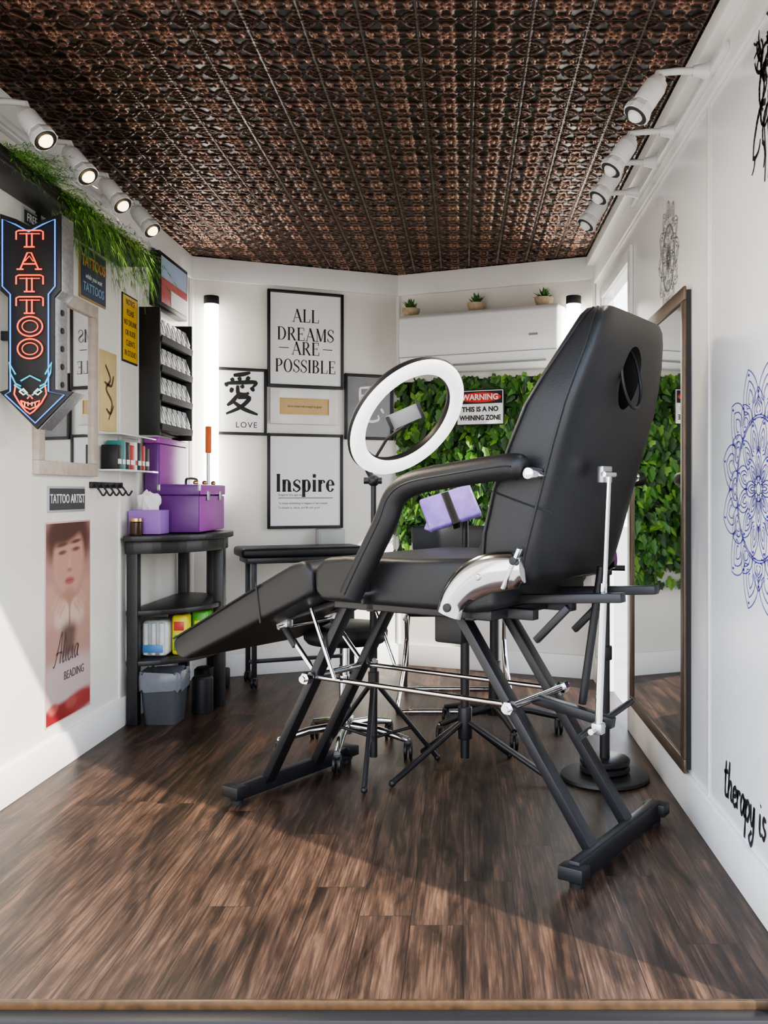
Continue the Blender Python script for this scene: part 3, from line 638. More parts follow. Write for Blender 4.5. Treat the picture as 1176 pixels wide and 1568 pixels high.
def strokes(name,p,r,n,sc,ss,m,parent,wd=.055):
    b=Fast(name,[m])
    for s in ss:
        pts=[p+r*x*sc+UP*y*sc for x,y in s]; q=bez(pts,6) if len(pts)>2 else [pts[0].lerp(pts[1],i/5) for i in range(6)]
        N=len(q); L_=[];R_=[]
        for i in range(N):
            t=(q[min(N-1,i+1)]-q[max(0,i-1)]).normalized(); sd=t.cross(n); w=wd*sc*(.45+.75*math.sin(math.pi*(.15+.8*i/(N-1))))
            L_.append(q[i]+sd*w+n*.0008);R_.append(q[i]-sd*w+n*.0008)
        for i in range(N-1): b.poly([L_[i],R_[i],R_[i+1],L_[i+1]],m)
    return b.done(parent)
ai=[[(-.35,.85),(.1,.92),(.45,1.02)],[(-.45,.72),(-.35,.55)],[(-.1,.78),(-.02,.6)],[(.4,.82),(.25,.6)],[(-.7,.5),(-.65,.3)],[(-.65,.46),(0,.52),(.7,.55),(.55,.3)],
[(-.4,.25),(-.48,.02)],[(-.15,.38),(-.12,.0),(.2,-.05),(.38,.05)],[(.02,.4),(.12,.25)],[(.48,.32),(.62,.12)],[(-.15,-.08),(-.4,-.4),(-.65,-.6)],[(-.15,-.22),(.4,-.2),(.0,-.65),(-.7,-1.0)],[(-.35,-.42),(.15,-.75),(.8,-1.0)]]
strokes('character',p+UP*.045,RL,NL,.115,ai,INK,o,.085)
text('LOVE',p-UP*.13+RL*.03,RL,NL,.045,INK,o,'word',spacing=1.15)
GREYPIC=mat('grey_print',(.22,.22,.23),.3,var=.3)
o,p=vlframe('framed_calligraphy',-.690,-.420,1.32,1.70,pm=GREYPIC)
si=[[(-.5,.9),(-.5,.1)],[(-.5,.9),(.55,.9),(.5,.1)],[(-.45,.1),(.5,.1)],[(0,.9),(0,.1)],[(-.45,.5),(.5,.5)],[(-.7,-.3),(-.8,-.6)],[(-.3,-.15),(-.25,-.7),(.1,-.85),(.5,-.75),(.5,-.5)],[(.05,-.1),(.15,-.3)],[(.65,-.15),(.8,-.4)]]
strokes('character',p+UP*.01,RL,NL,.11,si,PAPER,o,.06)
o,p=vlframe('gold_plaque',-1.085,-.725,1.40,1.60,fw=.054,d=.012,fm=WHITEP,pm=mat('gold_leaf_card',(.62,.43,.20),.4,var=.1))
text('She is clothed with strength & dignity',p,RL,NL,.018,INK,o,'caption',shear=.4,xs=.72)
b=MB('gilt_edge')
GILT=mat('gilt',(.5,.33,.12),.35,.8)
for s in (-1,1): b.obox(p+UP*s*.043,[RL,NL,UP],(.286,.01,.006),GILT); b.obox(p+RL*s*.141,[RL,NL,UP],(.006,.01,.088),GILT)
b.done(o)
LED=mat('led_diffuser',(.9,.9,.88),.4,emit=(1,.96,.90),estr=4.8)
for x,f in ((-1.385,onVL),(.615,onVR)):
    b=MB('led_light_column'); n_=NL if f is onVL else NR; p=f(x,0,.055); b.cyl(p+UP*.98,p+UP*2.035,.038,LED,28); b.cyl(p+UP*2.03,p+UP*2.075,.041,BLKP,28,bevel=.004); b.cyl(p+UP*.94,p+UP*.985,.041,BLKP,28,bevel=.004)
    for z in (.96,2.05): b.obox(p-n_*.035+UP*z,[n_.cross(UP),n_,UP],(.03,.038,.03),BLKP)
    b.done()
# ------------------------------------------------------------------ AC, plants, ivy, warning
b=MB('mini_split_air_conditioner'); AS=RR*.05
b.prism([(0,1.70),(.10,1.695),(.17,1.72),(.195,1.77),(.20,1.85),(.195,1.995),(.17,2.02),(0,2.025)],onVR(-.34,0,.0)+AS,NR,UP,RR*.93,WHITEP,.008,3)
VG=mat('vent_grey',(.25,.25,.26),.5)
b.obox(onVR(-.34,1.722,.165)+RR*.465+AS,[RR,NR,UP],(.80,.04,.008),VG,.002); b.obox(onVR(-.34,1.775,.197)+RR*.465+AS,[RR,NR,UP],(.925,.006,.003),VG)
b.obox(onVR(-.34,1.86,.2)+RR*.80+AS,[RR,NR,UP],(.05,.003,.012),VG)
b.done()
GRN=[mat('succulent_green',(.07,.19,.04),.5,var=.5,nscale=60)]
for x in (-.27,.105,.47):
    b=MB('potted_succulent'); c=onVR(x,2.026,.09)
    b.lathe([(0,0),(.036,0),(.050,.025),(.052,.045),(.042,.045),(0,.038)],c,mat('terrazzo_pot',(.45,.35,.22),.5,var=.4,nscale=50),20)
    o_=c+UP*.04
    for i in range(60):
        t=random.random()*6.28; e=random.uniform(.15,1.4); d=V((math.cos(t)*math.cos(e),math.sin(t)*math.cos(e),math.sin(e))); l=random.uniform(.04,.075); s=V((-math.sin(t),math.cos(t),0))*.008
        m_=o_+d*l*.55; b.poly([o_-s*.4,m_-s,o_+d*l,m_+s],GRN[0])
    b.done(smooth=False)
LEAF=[mat('ivy_leaf_a',(.045,.14,.015),.45,var=.5,nscale=9),mat('ivy_leaf_b',(.13,.28,.03),.45,var=.4,nscale=9),mat('ivy_leaf_c',(.018,.06,.01),.5,var=.4,nscale=9)]
def ivyleaf(b,c,n,size,m):
    n=(V(n)+V((random.gauss(0,.45),random.gauss(0,.45),random.gauss(0,.35)))).normalized()
    dn=V((random.gauss(0,.5),0,-1)); dn=(dn-n*dn.dot(n)).normalized(); s=dn.cross(n)
    S=size; f=-n*S*.16
    pts=[(-.05,0),(-.25,.28),(.0,.5),(.25,.36),(.45,.42),(1.0,0)]
    P=[c+dn*p[0]*S+s*p[1]*S+(f if p[1]>0 else V((0,0,0))) for p in pts]+[c+dn*p[0]*S-s*p[1]*S+f for p in pts[4:0:-1]]
    mid=len(pts)-1
    b.poly(P[:mid+1],m); b.poly([P[0]]+P[mid:],m)
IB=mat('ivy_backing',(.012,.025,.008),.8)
b=Fast('ivy_wall_panel',LEAF+[IB])
q0=onVR(-.37,0,.006);q1=onVR(.66,0,.006)
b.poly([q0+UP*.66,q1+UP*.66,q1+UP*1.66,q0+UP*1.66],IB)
Wd=(q1-q0).length
for i in range(2000):
    a_=random.random()*Wd; z=random.uniform(.62,1.67); dpt=random.uniform(.008,.05)
    ivyleaf(b,q0+RR*a_+UP*z+NR*dpt,NR,random.uniform(.045,.075),random.choices(LEAF,(5,3,5))[0])
for i in range(160):
    a_=random.random()*Wd; z=random.uniform(.50,.66); ivyleaf(b,q0+RR*a_+UP*z+NR*random.uniform(.01,.04),NR,random.uniform(.04,.06),random.choice(LEAF))
b.done()
b=MB('warning_sign'); c=onVR(.125,1.49,.085); rw,rh=.285,.20
WR=mat('sign_red',(.65,.03,.02),.4); WW=mat('sign_white',(.85,.85,.84),.4)
b.obox(c,[RR,NR,UP],(rw,.004,rh),INK,.001); b.obox(c+NR*.001,[RR,NR,UP],(rw-.012,.004,rh-.012),WW); b.obox(c+NR*.002+UP*.055,[RR,NR,UP],(rw-.02,.004,.07),INK)
b.prism([(math.cos(t)*.125,math.sin(t)*.028) for t in [2*math.pi*i/28 for i in range(28)]],c+NR*.004+UP*.055,RR,UP,NR*.001,WR)
b.cyl(c+UP*.09-NR*.08,c+UP*.09,.003,STEEL,8)
o=b.done(); text('WARNING',c+NR*.0058+UP*.055,RR,NR,.045,WW,o,'word',bold=.001); text('THIS IS A NO',c+NR*.0036-UP*.012,RR,NR,.038,INK,o,'word',bold=.0015,xs=.98); text('WHINING ZONE',c+NR*.0036-UP*.060,RR,NR,.038,INK,o,'word',bold=.0015,xs=.85)
# ------------------------------------------------------------------ left wall objects
EY=V((0,1,0)); EX=V((1,0,0))
def lwpt(y,z,off=0.): return V((XL+off,y,z))
b=MB('plant_shelf'); b.box((XL,2.35,1.985),(XL+.13,3.98,2.005),BLKW,.003); b.box((XL+.118,2.35,2.0),(XL+.13,3.98,2.035),BLKW,.002)
for y in (2.6,3.2): b.box((XL,y,1.995-.08),(XL+.012,y+.02,1.985),BLKW,.002); b.bar((XL+.01,y+.01,1.92),(XL+.11,y+.01,1.985),.012,.012,BLKW)
b.done()
FM=[mat('fern_a',(.09,.26,.03),.5,var=.4),mat('fern_b',(.20,.42,.06),.5,var=.4),mat('fern_c',(.04,.13,.02),.5)]
for (ya,yb_,drop,cnt) in ((2.74,3.04,.07,150),(3.10,3.45,.17,150),(3.46,3.92,.20,150)):
    b=Fast('trailing_fern',FM)
    for i in range(cnt):
        y=random.uniform(ya,yb_); x=XL+random.uniform(.05,.14); p=V((x,y,2.03)); d=V((random.uniform(.03,.16),random.gauss(0,.07),random.uniform(.01,.08))); l=random.uniform(.4,1.)
        pts=[p+d*(k/8)+V((0,0,-drop*l*1.5*(k/8)**2)) for k in range(9)]
        m=random.choice(FM)
        for k in range(8):
            q=pts[k]; t=(pts[k+1]-q)
            for sgn in (-1,1):
                s=V((random.gauss(0,.3),sgn,random.gauss(0,.3))).normalized(); L_=.024*(1-.5*k/8); 
                b.poly([q,q+s*L_*.5+t*.4,q+s*L_+t*.7,q+s*L_*.5+t*.15],m)
            b.poly([q-EY*.0012,q+EY*.0012,pts[k+1]+EY*.0012,pts[k+1]-EY*.0012],m)
    b.done()
yS=2.93; SX=-1.36
def NS(px,py,off=0.): return V((SX+(px-60)*.00208,yS-off,1.213+(657-py)*.00208))
outl=[(6,328),(30,336),(52,347),(75,336),(98,328),(98,445),(88,456),(88,596),(117,600),(62,657),(5,600),(18,596),(18,456),(6,445)]
b=MB('neon_tattoo_sign')
poly=[((SX+(x-60)*.00208),(1.213+(657-y)*.00208)) for x,y in outl]
PERF=mat('perforated_metal',(.30,.30,.31),.4,.6,var=.5,nscale=90)
b.prism(poly,(0,yS,0),(1,0,0),(0,0,1),(0,.012,0),BLKP,.001)
b.prism([(x*.97+SX*.03+.004,z) for x,z in poly[2:10]]+[(SX-.06,1.34),(SX-.06,1.85)],(0,yS+.012,0),(1,0,0),(0,0,1),(0,.085,0),PERF,.001)
for k in range(9): 
    b.cyl((SX+.050,yS+.055,1.36+k*.058),(SX+.0645,yS+.055,1.36+k*.058),.010,BLKP,10)
NBL=mat('neon_blue',(.08,.2,.5),.3,emit=(.05,.24,.8),estr=.7); NRD=mat('neon_red',(.9,.12,.05),.3,emit=(1.,.10,.035),estr=.65); NTE=mat('neon_teal',(.05,.4,.5),.3,emit=(.03,.35,.5),estr=.6); NWH=mat('neon_white',(.9,.8,.6),.3,emit=(1,.7,.4),estr=.4)
def ntube(pts,m,r=.0026,closed=False): b.tube([NS(x,y,.010) for x,y in pts],r,m,8,closed)
ins=[(12,338),(32,346),(52,357),(73,346),(92,338),(92,440),(82,452),(82,600),(106,605),(62,648),(16,605),(24,600),(24,452),(12,440)]
ntube(ins,NBL,.0024,True)
def letT(y): 
    ntube([(33,y+2),(33,y-10),(37,y-12),(70,y-12),(74,y-10),(74,y+2)],NRD); ntube([(49,y-8),(49,y+12),(45,y+13),(61,y+13)],NRD); ntube([(57,y-8),(57,y+12)],NRD); ntube([(38,y-7),(69,y-7)],NRD,.0018)
def letA(y):
    ntube([(34,y+13),(44,y+13)],NRD); ntube([(39,y+13),(50,y-12),(56,y-12),(67,y+13)],NRD); ntube([(62,y+13),(72,y+13)],NRD); ntube([(43,y+5),(64,y+5)],NRD); ntube([(46,y+1),(53,y-7),(59,y+1)],NRD,.0018)
def letO(y): 
    ntube([(54+19*math.cos(t),y+15*math.sin(t)) for t in [6.283*i/24 for i in range(24)]],NRD,closed=True); ntube([(54+12*math.cos(t),y+9*math.sin(t)) for t in [6.283*i/20 for i in range(20)]],NRD,.0018,closed=True)
letT(367);letA(401);letT(435);letT(468);letO(501);letO(535)
ntube([(32,574),(22,556),(24,572),(32,588),(40,592)],NTE);ntube([(77,574),(87,556),(85,572),(77,588),(69,592)],NTE)
ntube([(40,584),(54,576),(70,584)],NTE);ntube([(30,590),(45,600),(52,606)],NTE);ntube([(79,590),(64,600),(57,606)],NTE)
ntube([(32,590),(30,604),(38,618),(48,630),(54,634),(60,630),(71,618),(79,604),(77,590)],NRD)
ntube([(38,600),(44,596),(50,602),(44,605),(38,600)],NWH);ntube([(60,602),(66,596),(72,600),(66,605),(60,602)],NWH)
ntube([(40,614),(54,619),(69,614),(66,622),(54,627),(43,622),(40,614)],NRD);ntube([(50,611),(54,606),(58,611)],NRD)
for x in (46,51,57,62): ntube([(x,616),(x,622)],NWH,.0016)
b.box((XL,yS+.03,1.5),(SX-.05,yS+.05,1.53),BLACK,.002); b.box((XL,yS+.03,1.75),(SX-.05,yS+.05,1.78),BLACK,.002)
b.done()
WF=mat('whitewashed_wood',(.50,.42,.36),.6,var=.35,nscale=30,bump=.3)
b=MB('wood_framed_mirror'); y0_,y1_,z0_,z1_=3.18,3.70,1.075,1.755
for s0,s1 in (((y0_,z0_),(y1_,z0_+.05)),((y0_,z1_-.05),(y1_,z1_)),((y0_,z0_+.05),(y0_+.05,z1_-.05)),((y1_-.05,z0_+.05),(y1_,z1_-.05))): b.box((XL,s0[0],s0[1]),(XL+.022,s1[0],s1[1]),WF,.003)
b.box((XL,y0_+.045,z0_+.045),(XL+.010,y1_-.045,z1_-.045),GLASSM)
b.done()
b=MB('hook_rail'); b.box((XL,3.66,1.03),(XL+.01,4.0,1.055),BLACK,.002)
for i in range(5): y=3.69+i*.07; b.tube(bez([lwpt(y,1.05,.008),lwpt(y,1.02,.03),lwpt(y,1.0,.045),lwpt(y,1.02,.06)],4),.004,BLACK,8)
b.done()
def plate(name,y0,y1,z0,z1,m,t=.006,rim=None):
    b=MB(name); b.box((XL,y0,z0),(XL+t,y1,z1),rim or m,.002)
    if rim: b.box((XL+t-.001,y0+.008,z0+.008),(XL+t+.001,y1-.008,z1-.008),m)
    return b.done(), V((XL+t+.0014,(y0+y1)/2,(z0+z1)/2))
DK=mat('sign_charcoal',(.05,.055,.06),.5,var=.2); RG=mat('rim_grey',(.4,.4,.4),.5)
o,p=plate('tattoo_artist_sign',3.29,3.61,.94,1.035,DK,rim=RG); text('TATTOO ARTIST',p,EY,EX,.048,PAPER,o,'word',xs=.82)
o,p=plate('street_sign',3.10,3.31,1.915,1.975,DK,rim=RG); text('FREEDOM',p,EY,EX,.04,PAPER,o,'word',xs=.9)
NAVY=mat('sign_navy',(.03,.05,.10),.45,var=.3,nscale=20); ORG=mat('sign_orange',(.8,.35,.06),.5)
o,p=plate('vintage_tattoos_sign',3.56,3.82,1.77,1.975,NAVY,rim=mat('rim_brass',(.35,.22,.08),.5)); text('TATTOOS',p+UP*.045,EY,EX,.06,ORG,o,'word',xs=.85,bold=.001); text('while you wait',p-UP*.01,EY,EX,.028,PAPER,o,'word',shear=.3); text('TATTOOS',p-UP*.055,EY,EX,.05,mat('sign_blue',(.25,.5,.7),.5),o,'word',xs=.9)
YEL=mat('sign_yellow',(.72,.45,.03),.45,var=.15)
o,p=plate('yellow_notice_sign',4.0,4.19,1.585,1.885,YEL,rim=INK); 
for i,t_ in enumerate(('NOTICE','PLEASE','NO DRUNK','OR RUDE','CLIENTS','IN STUDIO')): text(t_,p+UP*(.115-.045*i),EY,EX,.036,INK,o,'word',xs=.8)
OLD=mat('aged_paper',(.66,.52,.25),.7,var=.25,nscale=8)
o,p=plate('vintage_flash_print',3.76,3.945,1.265,1.60,OLD,t=.003)
strokes('drawing',p,EY,EX,.09,[[(-.4,1.2),(.2,.6),(-.3,.1),(.4,-.5),(0,-1.3)],[(-.5,.4),(.3,.3),(.6,.8)],[(-.3,-.8),(.2,-1.),(.6,-.6)]],mat('ink_brown',(.10,.05,.03),.6),o,.05)
# photographic poster printed as per-vertex colour
PY0,PY1,PZ0,PZ1=3.27,3.665,.17,.905
o,p=plate('beauty_poster',PY0,PY1,PZ0,PZ1,mat('poster_dusty_pink',(.62,.42,.37),.5,var=.12,nscale=5),t=.003)
gw,gh=110,205; uu,vv=np.meshgrid(np.linspace(0,1,gw),np.linspace(0,1,gh))
asp=(PZ1-PZ0)/(PY1-PY0); xx=uu; yy=vv*asp
col=np.zeros((gh,gw,3))
top=np.array([.50,.27,.23]); bot_=np.array([.66,.52,.50])
k=np.clip((vv-.22)/.35,0,1)[...,None]; col[:]=bot_*(1-k)+top*k
def soft(cx,cy,rx_,ry_,c_,e=.12,rot=0.,al=1.):
    ca,sa=math.cos(rot),math.sin(rot); dx=xx-cx; dy=yy-cy
    d=np.sqrt(((dx*ca+dy*sa)/rx_)**2+((-dx*sa+dy*ca)/ry_)**2); m_=np.clip((1+e-d)/(2*e),0,1); m_=(m_*m_*(3-2*m_)*al)[...,None]; col[:]=col*(1-m_)+np.array(c_)*m_
# large face tilted down and cropped by the top edge, hands framing the chin, garment below
soft(.50,1.70,.52,.30,(.13,.045,.032),.25); soft(.50,1.50,.36,.33,(.62,.33,.25),.16,.15)
soft(.46,1.80,.42,.13,(.10,.035,.025),.35,.2)
for ex,ey in ((.35,1.58),(.66,1.60)):
    soft(ex,ey+.075,.115,.018,(.11,.045,.035),.6,.08); soft(ex,ey,.090,.020,(.17,.075,.06),.5,.05)
soft(.51,1.46,.030,.085,(.68,.40,.31),.7,.0); soft(.51,1.405,.055,.018,(.40,.18,.14),.7,.0)
soft(.51,1.30,.105,.036,(.46,.11,.11),.35,.0); soft(.51,1.302,.09,.005,(.20,.05,.05),.6,.0)
soft(.5,1.10,.17,.13,(.48,.24,.17),.35); soft(.08,1.0,.22,.32,(.62,.35,.28),.25,.3); soft(.92,1.0,.22,.32,(.60,.33,.26),.25,-.3)
soft(.35,.93,.18,.19,(.74,.54,.46),.2); soft(.67,.93,.18,.19,(.72,.51,.43),.2); soft(.51,.93,.02,.17,(.42,.22,.17),.8)
for i in range(4): soft(.18+.055*i,1.12-.03*i,.024,.10,(.66,.39,.30),.4,-.9); soft(.84-.055*i,1.12-.03*i,.024,.10,(.64,.37,.29),.4,.9)
soft(.5,.70,.27,.20,(.14,.065,.055),.35); soft(.12,.68,.25,.22,(.52,.29,.24),.35); soft(.88,.68,.25,.22,(.52,.29,.24),.35); soft(.5,.42,.8,.14,(.66,.52,.50),.6)
soft(.3,.06,.55,.10,(.30,.02,.025),.3); soft(.8,.10,.38,.10,(.42,.05,.05),.35); soft(.15,.13,.10,.05,(.55,.12,.10),.4); soft(.55,.12,.12,.05,(.5,.10,.09),.4)
co_=np.stack([np.zeros(gw*gh),(PY0+.006+uu.ravel()*(PY1-PY0-.012)),(PZ0+.006+vv.ravel()*(PZ1-PZ0-.012))],1); co_[:,0]=XL+.0036
cen=np.array([XL+.0036,(PY0+PY1)/2,(PZ0+PZ1)/2]); I=np.arange(gw*gh).reshape(gh,gw)
Fp=np.stack([I[:-1,:-1],I[:-1,1:],I[1:,1:],I[1:,:-1]],-1).reshape(-1,4)
me=bpy.data.meshes.new('printed_image'); me.from_pydata((co_-cen).tolist(),[],Fp.tolist())
ca_=me.color_attributes.new('Col','FLOAT_COLOR','POINT'); ca_.data.foreach_set('color',np.concatenate([np.clip(col.reshape(-1,3),0,1)*.82,np.ones((gw*gh,1))],1).ravel())
pm_=bpy.data.materials.new('poster_print'); pm_.use_nodes=True; nt=pm_.node_tree; at=nt.nodes.new('ShaderNodeAttribute'); at.attribute_name='Col'; nt.links.new(at.outputs['Color'],nt.nodes['Principled BSDF'].inputs['Base Color']); nt.nodes['Principled BSDF'].inputs['Roughness'].default_value=.45
me.materials.append(pm_); po=bpy.data.objects.new('printed_image',me); bpy.context.collection.objects.link(po); po.location=V(cen.tolist()); adopt(po,o)
PT=mat('print_grey',(.10,.07,.07),.5)
cursive('Alicia',V((XL+.0046,3.34,.385)),EY,UP,.050,.12,PT,o,xs=1.3,slant=.2); text('BEADING',V((XL+.0046,3.51,.33)),EY,EX,.045,PT,o,'word',xs=.95)
b=MB('product_shelf'); CA=mat('clear_acrylic',(.7,.75,.75),.1); b.box((XL,3.74,1.10),(XL+.10,4.19,1.108),CA,.002); b.box((XL,3.74,1.25),(XL+.09,4.19,1.256),CA,.002)
RB=mat('red_box',(.45,.02,.03),.4); TB=mat('teal_box',(.05,.25,.25),.4)
y=3.76
for i,(w,hh,m) in enumerate(((.05,.10,BLKP),(.04,.12,TB),(.045,.115,BLKP),(.05,.105,RB),(.03,.12,PAPER),(.05,.12,BLKP),(.04,.11,RB),(.05,.10,BLKP))):
    b.box((XL+.01,y,1.108),(XL+.075,y+w,1.108+hh),m,.002); b.box((XL+.0745,y+.006,1.13),(XL+.0765,y+w-.006,1.15),PAPER if m!=PAPER else RB); y+=w+.004
b.done()
b=MB('jewelry_display_rack'); b.box((XL,4.22,1.29),(XL+.035,4.70,1.84),BLKP,.003); b.box((XL,4.205,1.275),(XL+.10,4.225,1.86),BLKP,.003); b.box((XL,4.70,1.275),(XL+.10,4.715,1.86),BLKP,.003)
CARD=mat('silver_cards',(.80,.80,.79),.3,var=.2,nscale=60); c1=V((.28,0,-.96)).cross(EY).normalized(); c2=V((-.28,0,.96)).normalized()
for j in range(4):
    z=1.30+j*.135
    b.prism([(.03,0),(.105,0),(.108,.03),(.103,.03),(.098,.008),(.03,.008)],V((XL,4.225,z)),EX,UP,EY*.475,BLKP)
    for i in range(6):
        yy_=4.235+i*.078; b.obox(V((XL+.088,yy_+.034,z+.066)),[c1,EY,c2],(.003,.060,.105),CARD,.001)
        b.obox(V((XL+.094,yy_+.034,z+.07)),[c1,EY,c2],(.004,.018,.05),STEEL,.001)
b.done()
b=MB('framed_flag_poster'); y0_,y1_,z0_,z1_=4.36,4.80,1.90,2.16
b.box((XL,y0_,z0_),(XL+.05,y1_,z1_),BLKP,.004); b.box((XL+.05,y0_+.02,z0_+.02),(XL+.052,y1_-.02,z1_-.12),mat('flag_red',(.45,.04,.06),.4)); b.box((XL+.05,y0_+.02,z1_-.12),(XL+.052,y1_-.02,z1_-.02),mat('flag_blue',(.35,.45,.62),.4)); b.box((XL+.051,y0_+.16,z0_+.02),(XL+.0535,y1_-.02,z0_+.10),PAPER)
b.done()
# ------------------------------------------------------------------ track lights
LAMP=mat('warm_bulb',(1,.9,.7),.4,emit=(1,.70,.36),estr=2.6)
def track(name,xwall,ys,sx,lit,zm):
    xm=xwall+sx*.075; par=empty(name,(xwall,ys[0],zm))
    b=MB('rail'); b.box((min(xwall+sx*.014,xwall+sx*.034),ys[0]-.15,zm-.012),(max(xwall+sx*.014,xwall+sx*.034),ys[-1]+.15,zm+.012),WHITEP,.003); b.done(par)
    for y in ys:
        b=MB('spot_head'); m0=V((xm,y,zm)); hd=V((xm+sx*.13,y-.03,zm-.085)); ax=(V((sx*.50,-.12,-.75)) if not lit else V((sx*.60,-.22,-.72))).normalized()
        b.cyl((xwall+sx*.03,y,zm),m0+V((0,0,.0)),.024,WHITEP,r2=.014); b.tube([m0-V((sx*.01,0,0)),m0+V((sx*.045,-.01,-.005)),m0+V((sx*.10,-.02,-.015)),hd],.010,WHITEP,10)
        b.cyl(hd-ax*.055,hd-ax*.035,.026,WHITEP,24,r2=.032); b.cyl(hd-ax*.035,hd+ax*.03,.032,WHITEP,24,bevel=.002); b.cyl(hd+ax*.03,hd+ax*.05,.032,WHITEP,8,r2=.039); b.cyl(hd+ax*.05,hd+ax*.067,.039,WHITEP,8)
        b.cyl(hd-ax*.07,hd-ax*.05,.014,WHITEP,16)
        b.cyl(hd+ax*.064,hd+ax*.0685,.034,BLKP,24)
        b.sphere(hd+ax*.063,.023,LAMP if lit else WHITEP,16)
        b.done(par)
        ld=bpy.data.lights.new('spot_bulb','SPOT'); ld.energy=14 if lit else 7; ld.color=(1,.84,.62) if lit else (1,.93,.84); ld.spot_size=math.radians(110); ld.spot_blend=.8; ld.shadow_soft_size=.03
        lo=bpy.data.objects.new('spot_bulb',ld); bpy.context.collection.objects.link(lo); lo.location=hd+ax*.10; lo.rotation_euler=ax.to_track_quat('-Z','Y').to_euler(); adopt(lo,par)
track('track_light',XL,[2.78,3.09,3.40,3.72],1,True,2.19)
track('track_light',XR,[2.58,3.01,3.29,3.62],-1,False,2.19)
# ------------------------------------------------------------------ right wall: mirror, decals
MF=mat('bronze_frame',(.12,.085,.06),.35,.35,var=.35,nscale=25,bump=.2)
b=MB('wall_mirror'); y0_,y1_,z0_,z1_=2.89,3.84,.13,1.66; fw=.045
for s0,s1 in (((y0_,z0_),(y1_,z0_+fw)),((y0_,z1_-fw),(y1_,z1_)),((y0_,z0_+fw),(y0_+fw,z1_-fw)),((y1_-fw,z0_+fw),(y1_,z1_-fw))): b.box((XR-.026,s0[0],s0[1]),(XR-.0165,s1[0],s1[1]),MF,.003)
b.box((XR-.0165,y0_+.01,z0_+.01),(XR,y1_-.01,z1_-.01),BLKP); b.box((XR-.0185,y0_+fw-.005,z0_+fw-.005),(XR-.0166,y1_-fw+.005,z1_-fw+.005),GLASSM)
b.done()
MY=V((0,-1,0)); MX=V((-1,0,0))
def ribbon(b,pts,w,o,m,closed=False):
    n=len(pts); P=[V((p[0],p[1])) for p in pts]
    for i in range(n if closed else n-1):
        p=P[i];q=P[(i+1)%n]; t=(q-p); 
        if t.length<1e-6: continue
        t.normalize(); s=V((-t.y,t.x))*w/2; p=p-t*w*.3;q=q+t*w*.3
        b.poly([o+MY*a.x+UP*a.y for a in (p-s,q-s,q+s,p+s)],m)
def mandala(name,yc,zc,R,m,w,layers,asp=1.):
    b=Fast(name,[m]); o=V((XR-.0016,yc,zc))
    def petal(t0,r0,r1,wd,k=10):
        pts=[]
        for i in range(k+1):
            t=i/k; r=r0+(r1-r0)*t; a=wd*math.sin(math.pi*(t*.62+.38))**.9 if t>.0 else wd*.5; pts.append((r,a if i<k else 0))
        for sg in (1,-1): ribbon(b,[(r*math.cos(t0+sg*a),r*math.sin(t0+sg*a)*asp) for r,a in pts],w,o,m)
    for (nn,r0,r1,ph) in layers:
        for i in range(nn):
            t0=2*math.pi*(i+ph)/nn
            petal(t0,r0*R,r1*R,math.pi/nn*.98); petal(t0,(r0+.03)*R,(r0+(r1-r0)*.72)*R,math.pi/nn*.6); 
            if nn<14: petal(t0,(r0+.05)*R,(r0+(r1-r0)*.5)*R,math.pi/nn*.3,6)
            rr_=(r0+(r1-r0)*.86)*R; ribbon(b,[(rr_*math.cos(t0)-.004,rr_*math.sin(t0)*asp),(rr_*math.cos(t0)+.004,rr_*math.sin(t0)*asp)],.006,o,m)
    for rr_ in (.05,.1,.56,.58): ribbon(b,[(rr_*R*math.cos(2*math.pi*i/48),rr_*R*math.sin(2*math.pi*i/48)*asp) for i in range(48)],w,o,m,True)
    return b.done()
mandala('mandala_decal',2.235,1.02,.31,mat('decal_violet',(.07,.045,.36),.5,var=.2),.0026,((8,.06,.34,0),(12,.28,.56,.5),(12,.55,.80,0),(12,.66,1.0,.5)))
mandala('mandala_decal',3.22,1.83,.16,mat('decal_grey',(.25,.25,.25),.5),.0028,((8,.06,.45,0),(10,.40,.75,.5),(12,.7,1.0,0)),1.25)
b=Fast('botanical_decal',[INK]); o=V((XR-.0016,2.12,1.97))
random.seed(3)
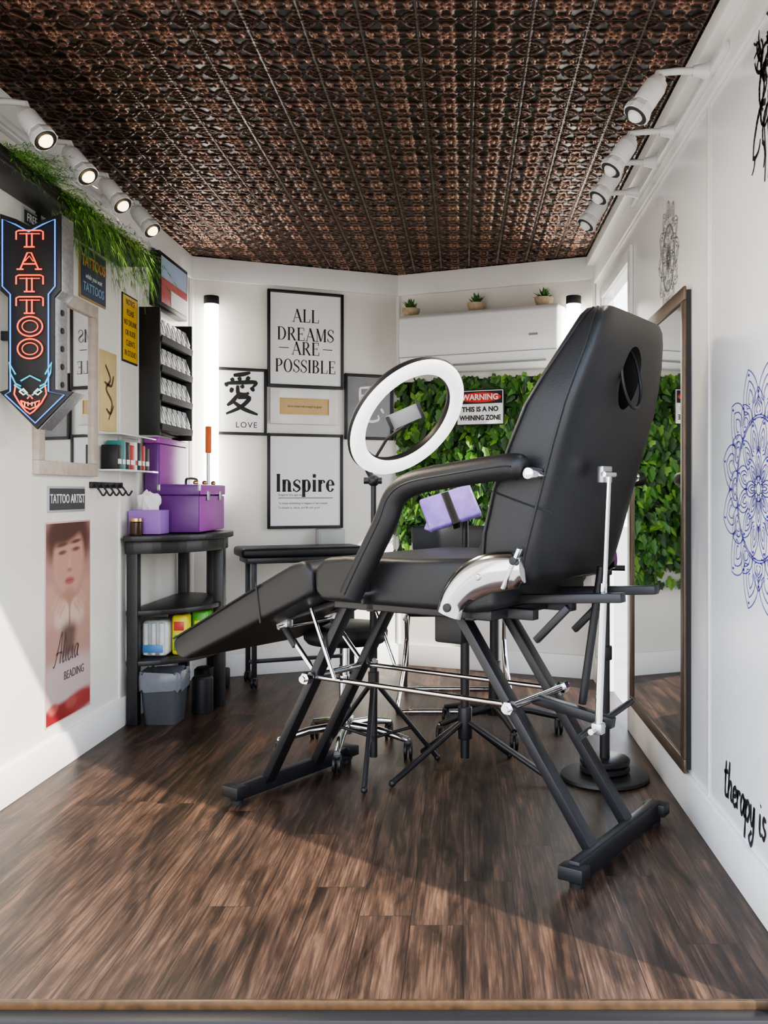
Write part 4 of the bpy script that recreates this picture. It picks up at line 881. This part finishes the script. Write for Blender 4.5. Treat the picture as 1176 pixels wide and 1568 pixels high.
def vine(x,y,a,n,w,depth=0):
    pts=[(x,y)]; cur=random.choice((-.25,.25))
    for k in range(n):
        a+=cur+random.gauss(0,.15); x+=.014*math.cos(a); y+=.014*math.sin(a); pts.append((x,y))
        if depth<2 and random.random()<.28: vine(x,y,a+random.choice((-1,1))*1.1,max(3,n//2),w*.7,depth+1)
    for i in range(len(pts)-1): ribbon(b,pts[i:i+2],w*(1-.7*i/len(pts)),o,INK)
for i in range(9): vine(random.uniform(-.07,.02),random.uniform(-.08,.16),random.uniform(1.,5.),11,.016)
for i in range(8): x=random.uniform(-.10,.06); ribbon(b,[(x,-.08),(x+.01,-.16),(x+.004,-.22)],.006,o,INK)
b.done()
o=empty('script_wall_decal',(XR,2.2,.2))
cursive('therapy is for',V((XR-.0016,2.525,.185)),MY,UP,.052,.20,INK,o,xs=1.25,slant=.1)
# ------------------------------------------------------------------ lights, world, camera
sd=bpy.data.lights.new('sun','SUN'); sd.energy=5.2; sd.angle=math.radians(.8); sd.color=(1,.93,.83)
so=bpy.data.objects.new('sun',sd); bpy.context.collection.objects.link(so); so.rotation_euler=V((-1.22,1,-1.149)).to_track_quat('-Z','Y').to_euler(); so.location=(3,-3,4)
w=bpy.data.worlds.new('World'); bpy.context.scene.world=w; w.use_nodes=True; nt=w.node_tree; N=nt.nodes; bg=N['Background']
tc=N.new('ShaderNodeTexCoord'); sp=N.new('ShaderNodeSeparateXYZ'); nt.links.new(tc.outputs['Generated'],sp.inputs[0])
r=N.new('ShaderNodeValToRGB'); nt.links.new(sp.outputs['Z'],r.inputs[0]); e=r.color_ramp.elements
e[0].position=.0; e[0].color=(1.,.98,.95,1); e[1].position=.7; e[1].color=(.35,.52,.85,1); x=e.new(.18); x.color=(.86,.91,.98,1)
nt.links.new(r.outputs[0],bg.inputs['Color']); bg.inputs['Strength'].default_value=2.6
cd=bpy.data.cameras.new('camera'); co=bpy.data.objects.new('camera',cd); bpy.context.collection.objects.link(co)
co.location=(0,0,1.01); co.rotation_euler=(math.pi/2,0,0); cd.sensor_fit='HORIZONTAL'; cd.sensor_width=36; cd.lens=36*1413/1176
cd.shift_x=-122/1176; cd.shift_y=-29/1176; cd.clip_start=.05
bpy.context.scene.camera=co
bpy.context.scene.view_settings.view_transform='AgX'
try: bpy.context.scene.view_settings.look='AgX - Medium High Contrast'
except Exception as ex: print(ex)
bpy.context.scene.view_settings.exposure=1.0
